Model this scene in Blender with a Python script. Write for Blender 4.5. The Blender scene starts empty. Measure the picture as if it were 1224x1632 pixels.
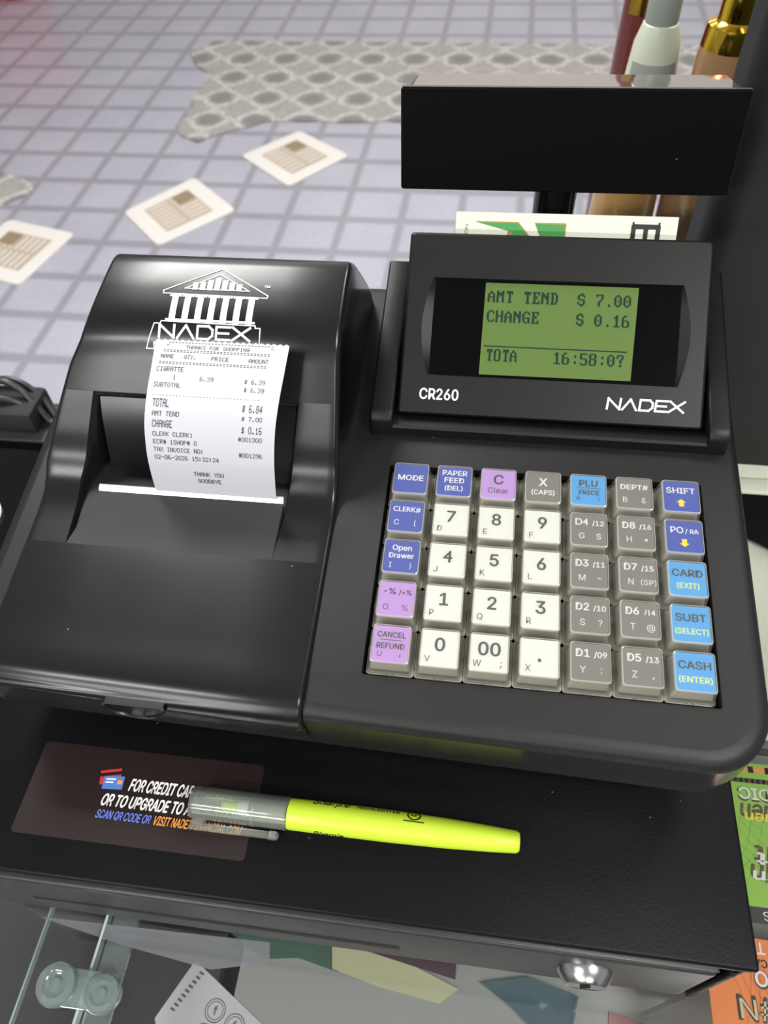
import bpy, bmesh, math, random
from mathutils import Vector, Matrix
import numpy as np

random.seed(7)
S = bpy.context.scene
COL = S.collection
Z0 = 1.13            # the shop floor is z = 0; the keyboard centre is 1.13 m above it

# ---------------------------------------------------------------- camera
cam_d = bpy.data.cameras.new('camera')
cam = bpy.data.objects.new('camera', cam_d)
COL.objects.link(cam)
cam_d.sensor_fit = 'VERTICAL'
cam_d.sensor_height = 36.0
cam_d.lens = 1215.0 / 1632.0 * 36.0
cam_d.clip_start = 0.01
YAW, PITCH, ROLL = 0.18463, -0.89716, -0.07227
cam.matrix_world = (Matrix.Translation((-0.02938, -0.17914, 0.25740 + Z0)) @ Matrix.Rotation(YAW, 4, 'Z')
                    @ Matrix.Rotation(math.pi / 2 + PITCH, 4, 'X') @ Matrix.Rotation(ROLL, 4, 'Z'))
cam_d.dof.use_dof = True
cam_d.dof.focus_distance = 0.335
cam_d.dof.aperture_fstop = 13.0
S.camera = cam

# ---------------------------------------------------------------- light
S.view_settings.view_transform = 'Standard'
S.view_settings.look = 'None'
S.view_settings.gamma = 1.0
S.view_settings.exposure = 0.0
S.view_settings.use_curve_mapping = False
w = bpy.data.worlds.new('shop_air')
S.world = w
w.use_nodes = True
w.node_tree.nodes['Background'].inputs[0].default_value = (0.93, 0.95, 1.0, 1)
w.node_tree.nodes['Background'].inputs[1].default_value = 0.35
CEIL = 2.95


def ceiling_lamp(x, y, sx, sy, watts):
    l = bpy.data.lights.new('ceiling_light_panel', 'AREA')
    l.shape = 'RECTANGLE'
    l.size, l.size_y = sx, sy
    l.energy = watts
    l.color = (1.0, 0.985, 0.96)
    o = bpy.data.objects.new('ceiling_light_panel', l)
    COL.objects.link(o)
    o.location = (x, y, CEIL - 0.03)
    return o


ceiling_lamp(-0.95, 1.25, 0.60, 0.9, 56)
ceiling_lamp(1.15, 1.35, 0.60, 0.9, 46)
ceiling_lamp(1.05, -0.85, 0.60, 0.60, 40)
ceiling_lamp(-1.30, -1.50, 0.90, 0.11, 36)
ceiling_lamp(-0.9, 2.9, 1.2, 0.6, 10)
ceiling_lamp(0.9, 2.9, 1.2, 0.6, 10)
ceiling_lamp(0.0, 5.2, 3.0, 0.6, 38)
ceiling_lamp(-1.9, -3.6, 2.4, 0.26, 170)
ceiling_lamp(0.9, -3.6, 1.2, 0.30, 60)

# ---------------------------------------------------------------- materials
def lin(c):
    return tuple(((v / 255.0) / 12.92 if v / 255.0 <= 0.04045 else ((v / 255.0 + 0.055) / 1.055) ** 2.4) for v in c) + (1.0,)


class NT:
    def __init__(self, name):
        self.m = bpy.data.materials.new(name)
        self.m.use_nodes = True
        self.t = self.m.node_tree
        self.t.nodes.clear()
        self.out = self.n('ShaderNodeOutputMaterial')

    def n(self, kind, **kw):
        nd = self.t.nodes.new(kind)
        for k, v in kw.items():
            setattr(nd, k, v)
        return nd

    def l(self, a, b):
        self.t.links.new(a, b)

    def math(self, op, a, b=None, c=None, clamp=False):
        nd = self.n('ShaderNodeMath', operation=op)
        nd.use_clamp = clamp
        for i, v in enumerate((a, b, c)):
            if v is None:
                continue
            if isinstance(v, (int, float)):
                nd.inputs[i].default_value = v
            else:
                self.l(v, nd.inputs[i])
        return nd.outputs[0]

    def mix(self, f, a, b):
        nd = self.n('ShaderNodeMix', data_type='RGBA')
        for s, v in ((nd.inputs[0], f), (nd.inputs[6], a), (nd.inputs[7], b)):
            if isinstance(v, (int, float, tuple)):
                s.default_value = v
            else:
                self.l(v, s)
        return nd.outputs[2]

    def obj(self):
        return self.n('ShaderNodeTexCoord').outputs['Object']

    def noise(self, vec, scale, detail=3.0, rough=0.55):
        nd = self.n('ShaderNodeTexNoise')
        nd.inputs['Scale'].default_value = scale
        nd.inputs['Detail'].default_value = detail
        nd.inputs['Roughness'].default_value = rough
        self.l(vec, nd.inputs['Vector'])
        return nd.outputs[0]

    def ramp(self, f, p0, p1):
        nd = self.n('ShaderNodeMapRange')
        nd.inputs[1].default_value = p0
        nd.inputs[2].default_value = p1
        self.l(f, nd.inputs[0])
        return nd.outputs[0]


def M(name, rgb, rough=0.5, metal=0.0, spec=0.5, grain=0.0, grain_scale=2500.0, dust=0.0, coat=0.0, emit=0.0, sub=0.0):
    t = NT(name)
    b = t.n('ShaderNodeBsdfPrincipled')
    col = lin(rgb)
    b.inputs['Base Color'].default_value = col
    b.inputs['Roughness'].default_value = rough
    b.inputs['Metallic'].default_value = metal
    b.inputs['Specular IOR Level'].default_value = spec
    b.inputs['Coat Weight'].default_value = coat
    b.inputs['Coat Roughness'].default_value = 0.04
    if emit:
        b.inputs['Emission Color'].default_value = col
        b.inputs['Emission Strength'].default_value = emit
    if sub:
        b.inputs['Subsurface Weight'].default_value = sub
        b.inputs['Subsurface Radius'].default_value = (0.004, 0.004, 0.002)
    vec = None
    if grain or dust:
        vec = t.obj()
    if grain:
        n = t.noise(vec, grain_scale, 2.0)
        bp = t.n('ShaderNodeBump')
        bp.inputs['Strength'].default_value = grain
        bp.inputs['Distance'].default_value = 0.0004
        t.l(n, bp.inputs['Height'])
        t.l(bp.outputs[0], b.inputs['Normal'])
        t.l(t.ramp(t.noise(vec, 30.0, 2.0), 0.2, 0.9), b.inputs['Roughness'])
        rr = t.n('ShaderNodeMapRange')
        rr.inputs[1].default_value, rr.inputs[2].default_value = 0.3, 0.7
        rr.inputs[3].default_value, rr.inputs[4].default_value = rough - 0.012, rough + 0.012
        t.l(t.noise(vec, 30.0, 2.0), rr.inputs[0])
        t.l(rr.outputs[0], b.inputs['Roughness'])
    if dust:
        v = t.n('ShaderNodeTexVoronoi')
        v.inputs['Scale'].default_value = 150.0
        t.l(vec, v.inputs['Vector'])
        near = t.math('LESS_THAN', v.outputs['Distance'], 0.045)
        sep = t.n('ShaderNodeSeparateColor')
        t.l(v.outputs['Color'], sep.inputs[0])
        keep = t.math('GREATER_THAN', sep.outputs[0], 1.0 - dust)
        f = t.math('MULTIPLY', near, keep)
        f = t.math('MULTIPLY', f, 0.55)
        t.l(t.mix(f, col, (0.30, 0.30, 0.29, 1)), b.inputs['Base Color'])
    t.l(b.outputs[0], t.out.inputs[0])
    return t.m


def clear(name, tint, haze=0.0, haze_rgb=(220, 225, 220), ior=1.5, rough=0.02, gain=1.0):
    """clear plastic or glass: see-through, mirror by Fresnel, a share of milky diffuse"""
    t = NT(name)
    tr = t.n('ShaderNodeBsdfTransparent')
    tr.inputs[0].default_value = tint + (1,)
    gl = t.n('ShaderNodeBsdfGlossy')
    gl.inputs['Roughness'].default_value = rough
    gl.inputs[0].default_value = (1, 1, 1, 1)
    fr = t.n('ShaderNodeFresnel')
    fr.inputs[0].default_value = ior
    base = tr.outputs[0]
    if haze:
        df = t.n('ShaderNodeBsdfDiffuse')
        df.inputs[0].default_value = lin(haze_rgb)
        tl = t.n('ShaderNodeBsdfTranslucent')
        tl.inputs[0].default_value = lin(haze_rgb)
        m0 = t.n('ShaderNodeMixShader')
        m0.inputs[0].default_value = 0.5
        t.l(df.outputs[0], m0.inputs[1])
        t.l(tl.outputs[0], m0.inputs[2])
        m1 = t.n('ShaderNodeMixShader')
        m1.inputs[0].default_value = haze
        t.l(base, m1.inputs[1])
        t.l(m0.outputs[0], m1.inputs[2])
        base = m1.outputs[0]
    mx = t.n('ShaderNodeMixShader')
    t.l(t.math('MULTIPLY', fr.outputs[0], gain, clamp=True), mx.inputs[0])
    t.l(base, mx.inputs[1])
    t.l(gl.outputs[0], mx.inputs[2])
    t.l(mx.outputs[0], t.out.inputs[0])
    return t.m


def tile_material():
    t = NT('printed tile floor')
    b = t.n('ShaderNodeBsdfPrincipled')
    sep = t.n('ShaderNodeSeparateXYZ')
    t.l(t.obj(), sep.inputs[0])
    lines = None
    for ax, wd in ((0, 0.070), (1, 0.095)):
        f = t.math('FRACT', t.math('DIVIDE', sep.outputs[ax], 0.19580))
        d = t.math('ABSOLUTE', t.math('SUBTRACT', f, 0.5))            # 0.5 on a line
        ln = t.n('ShaderNodeMapRange', interpolation_type='SMOOTHSTEP')
        ln.inputs[1].default_value, ln.inputs[2].default_value = 0.5 - wd * 1.5, 0.5 - wd * 0.5
        t.l(d, ln.inputs[0])
        lines = ln.outputs[0] if lines is None else t.math('MAXIMUM', lines, ln.outputs[0])
    big = t.noise(t.obj(), 3.5, 4.0)
    fine = t.noise(t.obj(), 60.0, 4.0)
    v = t.math('ADD', t.math('MULTIPLY', big, 0.5), t.math('MULTIPLY', fine, 0.5))
    c1 = t.mix(t.ramp(v, 0.35, 0.65), lin((160, 160, 172)), lin((174, 173, 184)))
    c2 = t.mix(t.ramp(v, 0.35, 0.65), lin((136, 135, 144)), lin((146, 144, 152)))
    t.l(t.mix(lines, c1, c2), b.inputs['Base Color'])
    b.inputs['Roughness'].default_value = 0.32
    b.inputs['Specular IOR Level'].default_value = 0.5
    t.l(b.outputs[0], t.out.inputs[0])
    return t.m


def rug_material():
    t = NT('woven grey mat')
    b = t.n('ShaderNodeBsdfPrincipled')
    vec = t.obj()
    nz = t.noise(vec, 26.0, 4.0)
    sep = t.n('ShaderNodeSeparateXYZ')
    t.l(vec, sep.inputs[0])
    wob = t.math('MULTIPLY', t.math('SUBTRACT', nz, 0.5), 0.20)
    ax = t.math('SUBTRACT', t.math('FRACT', t.math('ADD', t.math('DIVIDE', sep.outputs[0], 0.1935), wob)), 0.5)
    ay = t.math('SUBTRACT', t.math('FRACT', t.math('ADD', t.math('DIVIDE', sep.outputs[1], 0.198), wob)), 0.5)
    r = t.math('SQRT', t.math('ADD', t.math('MULTIPLY', ax, ax), t.math('MULTIPLY', ay, ay)))
    dia = t.math('ADD', t.math('ABSOLUTE', ax), t.math('ABSOLUTE', ay))
    lens = t.n('ShaderNodeMapRange', interpolation_type='SMOOTHSTEP')
    lens.inputs[1].default_value, lens.inputs[2].default_value = 0.36, 0.14
    t.l(r, lens.inputs[0])
    ring = t.ramp(t.math('ABSOLUTE', t.math('SUBTRACT', r, 0.36)), 0.075, 0.0)
    cross = t.ramp(t.math('ABSOLUTE', t.math('SUBTRACT', dia, 0.5)), 0.085, 0.0)
    fine = t.noise(vec, 90.0, 3.0)
    chain = t.math('MULTIPLY', t.math('MAXIMUM', ring, cross), t.ramp(fine, 0.30, 0.62), clamp=True)
    base = t.mix(t.ramp(fine, 0.3, 0.7), lin((138, 136, 132)), lin((168, 165, 160)))
    base = t.mix(lens.outputs[0], base, lin((124, 122, 119)))
    base = t.mix(chain, base, lin((206, 202, 195)))
    t.l(base, b.inputs['Base Color'])
    b.inputs['Roughness'].default_value = 0.8
    t.l(b.outputs[0], t.out.inputs[0])
    return t.m


m_shell = M('black textured plastic', (19, 19, 19), 0.46, grain=0.16, spec=0.4, grain_scale=2600, dust=0.10)
m_lip = M('matt grey-black plastic', (44, 44, 46), 0.5)
m_cover = M('black satin cover plastic', (17, 17, 18), 0.26, spec=0.45, grain=0.05, grain_scale=3000, dust=0.07)
m_skirt = M('base skirt plastic', (36, 35, 35), 0.2)  # lightened colour stands in for reflections off the drawer top and sticker
m_gloss = M('black glossy plastic', (15, 14, 14), 0.13)
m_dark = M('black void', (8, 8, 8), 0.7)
m_sheet = M('black powder coated steel', (6, 6, 8), 0.42, spec=0.16, grain=0.22, grain_scale=900, dust=0.06)
m_front = M('drawer front paint', (44, 44, 44), 0.38, grain=0.12, grain_scale=2200)
m_lcd_case = M('display case plastic', (15, 15, 14), 0.42, spec=0.32, grain=0.08, grain_scale=2600, dust=0.10)
m_pole = M('pole display plastic', (8, 8, 10), 0.2, spec=0.3, dust=0.10)
m_bevel = M('pole display bevel', (70, 68, 68), 0.4)
m_smoke = M('smoked mirror window', (205, 192, 188), 0.06, metal=0.9)
m_white_ink = M('white ink', (235, 235, 235), 0.5)
m_dark_ink = M('charcoal ink', (48, 50, 50), 0.6)
m_grey_ink = M('grey ink', (105, 100, 100), 0.6)
m_steel = M('brushed cutter steel', (205, 205, 196), 0.28, metal=0.85)
m_chrome = M('chrome', (205, 205, 205), 0.22, metal=1.0)
m_window = M('black display window', (7, 7, 8), 0.12, spec=0.12)
m_lcd = M('lit green liquid crystal screen', (84, 106, 52), 0.45, emit=0.12, spec=0.15)
m_lcd_ink = M('liquid crystal segments', (28, 52, 44), 0.6, spec=0.1)
m_paper = M('thermal paper', (208, 209, 216), 0.75)
m_print = M('thermal print', (58, 58, 64), 0.7)
m_key_core = M('key core grey', (178, 175, 163), 0.6)
m_key_clear = clear('clear key plastic', (0.97, 0.97, 0.95), haze=0.10, haze_rgb=(240, 240, 230), rough=0.12, gain=0.7)
m_key_glint = clear('clear key rim with painted glint', (0.97, 0.97, 0.95), haze=0.55, haze_rgb=(250, 250, 242), rough=0.15, gain=1.5)  # milky haze paints the bright glints along the cap edges
m_blue = M('blue label', (38, 70, 172), 0.45)
m_purple = M('lilac label', (186, 146, 214), 0.45)
m_cyan = M('sky blue label', (66, 160, 222), 0.45)
m_grey = M('grey label', (118, 116, 112), 0.45)
m_white = M('white label', (222, 224, 220), 0.45)
m_yellow_ink = M('yellow ink', (250, 226, 60), 0.5)
m_lemon_ink = M('pale lemon ink', (226, 240, 150), 0.5)
m_pen = M('fluorescent yellow plastic', (203, 232, 60), 0.4, sub=0.1)
m_cap = clear('frosted clear cap', (0.86, 0.90, 0.86), haze=0.22, haze_rgb=(245, 250, 240), rough=0.1, gain=1.0)
m_sticker = M('dark brown sticker', (38, 30, 28), 0.28, spec=0.3)
m_orange_ink = M('orange ink', (240, 160, 70), 0.5)
m_peri_ink = M('periwinkle ink', (110, 128, 226), 0.5)
m_red = M('red card ink', (205, 45, 60), 0.5)
m_cardblue = M('blue card ink', (80, 130, 205), 0.5)
m_glass = clear('counter glass', (0.955, 0.965, 0.96), rough=0.0, gain=1.0)
m_glass_edge = M('glass edge', (176, 196, 190), 0.2)
m_clip = clear('clear joint clip', (0.93, 0.97, 0.96), haze=0.34, haze_rgb=(205, 222, 218), rough=0.05, gain=1.8)
m_rail_w = M('cream rail tone', (232, 235, 215), 0.45)  # pale tone for the right piece of the rear rail
m_rail_d = M('dark rail tone', (44, 43, 44), 0.45)  # dark tone for the left piece of the rear rail
m_case = M('case interior dark', (46, 46, 48), 0.6)
m_shelf = M('pale shelf board', (172, 173, 170), 0.6)
m_monitor = M('soft black monitor back', (32, 33, 32), 0.5, spec=0.3)
m_cream = M('cream card', (226, 229, 210), 0.6)
m_green = M('pack green', (62, 150, 70), 0.5)
m_gold_ink = M('gold ink', (170, 140, 60), 0.4)
m_black_ink = M('black ink', (20, 20, 20), 0.5)
m_lime = M('lime ticket', (150, 200, 70), 0.35)
m_orange = M('orange ticket', (236, 138, 70), 0.35)
m_brown_ink = M('brown ink', (96, 70, 40), 0.5)
m_net_ink = M('net line ink', (112, 160, 52), 0.5)
m_net2_ink = M('rust line ink', (196, 100, 48), 0.5)
m_tile = tile_material()
m_rug = rug_material()
m_matw = M('white mat border', (216, 212, 206), 0.6)
m_matb = M('beige print', (176, 160, 140), 0.6)
m_matd = M('taupe print', (140, 122, 98), 0.6)
m_gold = M('polished gold', (226, 190, 70), 0.12, metal=1.0)
m_tan = M('tan perfume', (164, 128, 92), 0.25, coat=0.6)
m_tan2 = M('honey glass', (196, 152, 92), 0.25, coat=0.6)
m_wine = M('wine red bottle glass', (104, 46, 40), 0.15, coat=0.6)
m_lotion = M('milky bottle plastic', (206, 214, 192), 0.35)
m_greycap = M('grey green cap', (150, 160, 150), 0.4)
m_lab = M('grey bottle label', (158, 160, 148), 0.5)
m_copper = M('copper cap top', (214, 128, 70), 0.25, metal=0.7)
m_rubber = M('black cable rubber', (30, 29, 30), 0.4)
m_redthing = M('red shelf', (214, 40, 70), 0.4)
m_wall = M('dark brown wall', (58, 52, 48), 0.7)  # dark colour keeps the reflections in black glossy faces dark
m_ceil = M('ceiling paint', (225, 222, 215), 0.8)
m_foil = M('green foil', (84, 112, 98), 0.5)
m_torn = M('pale yellow paper', (206, 204, 168), 0.7)
m_rose = M('dusty pink paper', (176, 130, 130), 0.7)
m_plum = M('plum paper', (92, 72, 84), 0.7)
m_bluebag = clear('thin blue plastic', (0.86, 0.93, 0.95), haze=0.35, haze_rgb=(150, 175, 185), rough=0.1)


# ---------------------------------------------------------------- mesh builder
class MB:
    def __init__(self):
        self.v, self.f, self.mi, self.mats, self.sm = [], [], [], [], []

    def mid(self, m):
        if m not in self.mats:
            self.mats.append(m)
        return self.mats.index(m)

    def add(self, verts, faces, m, smooth=False):
        o = len(self.v)
        self.v += [tuple(p) for p in verts]
        k = self.mid(m)
        for f in faces:
            self.f.append([o + i for i in f])
            self.mi.append(k)
            self.sm.append(smooth)

    def poly(self, pts, m):
        self.add(pts, [list(range(len(pts)))], m)

    def bm(self, b, m, smooth=False):
        b.verts.index_update()
        self.add([v.co[:] for v in b.verts], [[v.index for v in f.verts] for f in b.faces], m, smooth)
        b.free()

    def box(self, c, s, m, bev=0.0, rot=None, seg=2, taper=None):
        b = bmesh.new()
        bmesh.ops.create_cube(b, size=1.0)
        for v in b.verts:
            k = taper if (taper and v.co.z > 0) else 1.0
            v.co = Vector((v.co.x * s[0] * k, v.co.y * s[1] * k, v.co.z * s[2]))
        if bev:
            bmesh.ops.bevel(b, geom=list(b.edges), offset=bev, segments=seg, profile=0.5, affect='EDGES')
        if rot is not None:
            bmesh.ops.transform(b, matrix=rot.to_4x4(), verts=b.verts)
        bmesh.ops.translate(b, vec=Vector(c), verts=b.verts)
        self.bm(b, m, True)

    def prism(self, pts, z0, z1, m, mp=None, cap=True, top_m=None):
        """closed outline in (a, b) pushed from c = z0 to z1; mp maps (a, b, c) to a point"""
        mp = mp or (lambda a, b, c: (a, b, c))
        n = len(pts)
        vv = [mp(a, b, z0) for a, b in pts] + [mp(a, b, z1) for a, b in pts]
        self.add(vv, [[i, (i + 1) % n, n + (i + 1) % n, n + i] for i in range(n)], m)
        if cap:
            self.add([mp(a, b, z1) for a, b in pts], [list(range(n))], top_m or m)
            self.add([mp(a, b, z0) for a, b in pts], [list(range(n))[::-1]], m)

    def rings(self, rings, m, closed=True, cap0=False, cap1=False, smooth=True):
        n = len(rings[0])
        vv = [p for r in rings for p in r]
        ff = []
        for i in range(len(rings) - 1):
            for j in range(n if closed else n - 1):
                k = (j + 1) % n
                ff.append([i * n + j, i * n + k, (i + 1) * n + k, (i + 1) * n + j])
        self.add(vv, ff, m, smooth)
        if cap0:
            self.add(rings[0], [list(range(n))[::-1]], m)
        if cap1:
            self.add(rings[-1], [list(range(n))], m)

    def lathe(self, prof, m, axis=None, org=(0, 0, 0), n=28, cap=True):
        """prof: (radius, height) pairs along axis"""
        ax = Vector(axis or (0, 0, 1)).normalized()
        q = Vector((0, 0, 1)).rotation_difference(ax)
        rs = []
        for r, h in prof:
            rs.append([tuple(Vector(org) + q @ Vector((r * math.cos(2 * math.pi * i / n), r * math.sin(2 * math.pi * i / n), h))) for i in range(n)])
        self.rings(rs, m, True, cap, cap)

    def tube(self, pts, r, m, n=10):
        rs = []
        P = [Vector(p) for p in pts]
        for i, p in enumerate(P):
            d = (P[min(i + 1, len(P) - 1)] - P[max(i - 1, 0)]).normalized()
            a = d.cross(Vector((0, 0, 1)))
            if a.length < 1e-4:
                a = d.cross(Vector((1, 0, 0)))
            a.normalize()
            b = d.cross(a)
            rs.append([tuple(p + (a * math.cos(2 * math.pi * k / n) + b * math.sin(2 * math.pi * k / n)) * r) for k in range(n)])
        self.rings(rs, m, True, True, True)

    def build(self, name, parent=None, base=(0, 0, 0), angle=35, loc=None, rx=None):
        """base: the point (in these coordinates) that becomes the object's origin"""
        me = bpy.data.meshes.new(name)
        me.from_pydata([(x - base[0], y - base[1], z - base[2]) for x, y, z in self.v], [], self.f)
        for m in self.mats:
            me.materials.append(m)
        me.polygons.foreach_set('material_index', self.mi)
        me.polygons.foreach_set('use_smooth', self.sm)
        me.update()
        me.validate()
        me.set_sharp_from_angle(angle=math.radians(angle))
        o = bpy.data.objects.new(name, me)
        COL.objects.link(o)
        if parent is not None:
            o.parent = parent
            o.location = loc if loc is not None else (0, 0, 0)
        else:
            o.location = (base[0], base[1], base[2] + Z0)
        if rx is not None:
            o.rotation_euler = (rx, 0, 0)
        return o


def thing(name, label, cat, base, group=None):
    o = bpy.data.objects.new(name, None)
    o.empty_display_size = 0.02
    COL.objects.link(o)
    o.location = (base[0], base[1], base[2] + Z0)
    return tag(o, label, cat, group)


def tag(o, label=None, cat=None, group=None, kind=None):
    if label:
        o['label'] = label
    if cat:
        o['category'] = cat
    if group:
        o['group'] = group
    if kind:
        o['kind'] = kind
    return o


# ---------------------------------------------------------------- lettering
TXT = {}
NLAY = {}
try:        # the sans that ships with Blender; the built-in face otherwise
    import os
    SANS = bpy.data.fonts.load(os.path.join(bpy.utils.system_resource('DATAFILES'), 'fonts', 'Inter.woff2'))
except Exception:
    SANS = None


def text_mesh(s, bold):
    bold = 2 if bold == 3 else (1 if bold else 0)
    if (s, bold) in TXT:
        return TXT[(s, bold)]
    cu = bpy.data.curves.new('t', 'FONT')
    cu.body = s
    if SANS and not set(s) & set('K4kx'):
        cu.font = SANS
    cu.resolution_u = 3
    cu.fill_mode = 'FRONT'
    cu.size = 1.0
    if bold:
        pass
    ob = bpy.data.objects.new('t', cu)
    COL.objects.link(ob)
    bpy.context.view_layer.update()
    dg = bpy.context.evaluated_depsgraph_get()
    me = bpy.data.meshes.new_from_object(ob.evaluated_get(dg))
    v = [(p.co.x, p.co.y) for p in me.vertices]
    f = [list(p.vertices) for p in me.polygons]
    if bold:      # bold: the letters overprinted with small shifts
        e = 0.020 if bold == 1 else 0.034
        v0, f0, v, f = v, f, [], []
        NLAY[(s, bold)] = len(v0)
        for dx, dy in ((-e, 0), (e, 0), (0, e * .7), (0, -e * .7)):
            o = len(v)
            v += [(x + dx, y + dy) for x, y in v0]
            f += [[o + i for i in q] for q in f0]
    bpy.data.objects.remove(ob)
    bpy.data.curves.remove(cu)
    bpy.data.meshes.remove(me)
    TXT[(s, bold)] = (v, f)
    return TXT[(s, bold)]


CAPH = {True: max(p[1] for p in text_mesh('H', False)[0]), False: max(p[1] for p in text_mesh('K', False)[0])}


def normal_of(mp, a, b):
    p, q, r = Vector(mp(a, b)), Vector(mp(a + 2e-4, b)), Vector(mp(a, b + 2e-4))
    return (q - p).cross(r - p).normalized()


def put_text(mb, s, m, mp, x=0.0, y=0.0, h=1.0, bold=False, align='C', width=None, base=None, shear=0.0, wscale=1.0):
    """letters of cap height h; centred on y (or sitting on base); mp maps (a, b) to a point"""
    v, f = text_mesh(s, bold)
    if not v:
        return
    k = h / CAPH[not set(s) & set('K4kx')]
    x0, x1 = min(p[0] for p in v), max(p[0] for p in v)
    kx = (width / (x1 - x0)) if width else k * wscale
    ox = {'C': x - kx * (x0 + x1) / 2, 'L': x - kx * x0, 'R': x - kx * x1}[align]
    oy = base if base is not None else y - h / 2
    b2 = 2 if bold == 3 else (1 if bold else 0)
    pts = [mp(ox + kx * p[0] + shear * k * p[1], oy + k * p[1]) for p in v]
    if b2:      # lift each overprint by a few microns
        nrm, nl = normal_of(mp, x, oy), NLAY[(s, b2)]
        pts = [tuple(p[i] + nrm[i] * 7e-6 * (j // nl) for i in range(3)) for j, p in enumerate(pts)]
    mb.add(pts, f, m)


def stroke(mb, pts, wd, m, mp, closed=False):
    P = pts + ([pts[0]] if closed else [])
    nrm = normal_of(mp, *P[0])
    for i, ((ax, ay), (bx, by)) in enumerate(zip(P[:-1], P[1:])):
        dx, dy = bx - ax, by - ay
        L = math.hypot(dx, dy)
        if L < 1e-9:
            continue
        ux, uy = dx / L, dy / L
        ax, ay, bx, by = ax - ux * wd / 2, ay - uy * wd / 2, bx + ux * wd / 2, by + uy * wd / 2
        nx, ny = -uy * wd / 2, ux * wd / 2
        q4 = [mp(ax - nx, ay - ny), mp(bx - nx, by - ny), mp(bx + nx, by + ny), mp(ax + nx, ay + ny)]
        mb.add([tuple(p[k] + nrm[k] * 5e-6 * (i % 4) for k in range(3)) for p in q4], [[0, 1, 2, 3]], m)


WORDMARK = [  # the wide angular letters N A D E X, unit height, advance 1.3 each
    [[(0, 0), (0, 1), (1.05, 0), (1.05, 1)]],
    [[(1.3, 0), (1.88, 1), (2.46, 0)]],
    [[(2.72, 0), (2.72, 1), (3.5, 1), (3.78, .72), (3.78, .28), (3.5, 0), (2.72, 0)]],
    [[(5.0, 1), (4.05, 1), (4.05, 0), (5.0, 0)], [(4.05, .5), (4.9, .5)]],
    [[(5.2, 1), (6.4, 0)], [(5.2, 0), (6.4, 1)]],
]


def wordmark(mb, x, y, wd, h, th, m, mp, shear=0.0):
    for L in WORDMARK:
        for ln in L:
            stroke(mb, [(x + a / 6.4 * wd + shear * b * h, y + b * h) for a, b in ln], th, m, mp)


FONT5 = {
    'A': '0E11111F111111', 'B': '1E11111E11111E', 'C': '0E11101010110E', 'D': '1E11111111111E', 'E': '1F10101E10101F', 'F': '1F10101E101010',
    'G': '0E11101713110E', 'H': '1111111F111111', 'I': '0E04040404040E', 'K': '11121418141211', 'L': '1010101010101F', 'M': '111B1515111111',
    'N': '11191915131311', 'O': '0E11111111110E', 'P': '1E11111E101010', 'Q': '0E11111115120D', 'R': '1E11111E141211', 'S': '0F10100E01011E',
    'T': '1F040404040404', 'U': '1111111111110E', 'V': '1111111111 0A04'.replace(' ', ''), 'X': '11110A040A1111', 'Y': '11110A04040404',
    '0': '0E11111111110E', '1': '040C040404040E', '2': '0E11010204081F', '3': '0E11010601110E', '4': '02060A121F0202', '5': '1F101E0101110E',
    '6': '0E10101E11110E', '7': '1F010204040404', '8': '0E11110E11110E', '9': '0E11110F01010E', '.': '00000000000C0C', '$': '040F140E051E04',
    '#': '0A0A1F0A1F0A0A', ':': '000C0C000C0C00', '-': '0000001F000000', '=': '00001F001F0000', '*': '00150E1F0E1500', '"': '0A0A0A00000000'}


def pixel_text(mb, s, m, mp, x0, x1, base, h, pitch=None):
    """5 x 7 dot letters between x0 and x1"""
    n = len(s)
    adv = pitch or (x1 - x0) / (n - 1 + 0.83)
    px = adv / 6.0
    py = h / 7.0
    for i, c in enumerate(s):
        g = FONT5.get(c)
        if not g:
            continue
        for r in range(7):
            bits = int(g[2 * r:2 * r + 2], 16)
            k = 0
            while k < 5:
                if bits >> (4 - k) & 1:
                    e = k
                    while e < 5 and bits >> (4 - e) & 1:
                        e += 1
                    a, b = x0 + i * adv + k * px, x0 + i * adv + e * px
                    t, d = base + (7 - r) * py, base + (6 - r) * py
                    mb.add([mp(a, d), mp(b, d), mp(b, t), mp(a, t)], [[0, 1, 2, 3]], m)
                    k = e
                else:
                    k += 1


VGA = {  # 8 x 14 serif screen letters
    'A': '10386CC6C6FEC6C6C6C6', 'M': 'C6EEFEFED6C6C6C6C6C6', 'T': '7E7E5A1818181818183C', 'E': 'FE6662687868606266FE', 'N': 'C6E6F6FEDECEC6C6C6C6',
    'D': 'F86C6666666666666CF8', 'C': '3C66C2C0C0C0C0C2663C', 'H': 'C6C6C6C6FEC6C6C6C6C6', 'G': '3C66C2C0C0DEC6C6663A', 'O': '7CC6C6C6C6C6C6C6C67C',
    '$': '187CC6C2C07C0686C67C18', '7': 'FEC606060C1830303030', '.': '00000000000000001818', '0': '386CC6C6D6D6C6C66C38', '1': '1838781818181818187E',
    '6': '3860C0C0FCC6C6C6C67C', '5': 'FEC0C0C0FC060606C67C', '8': '7CC6C6C67CC6C6C6C67C', ':': '00001818000000181800', '?': '7CC6C60C181818001818'}


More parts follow.
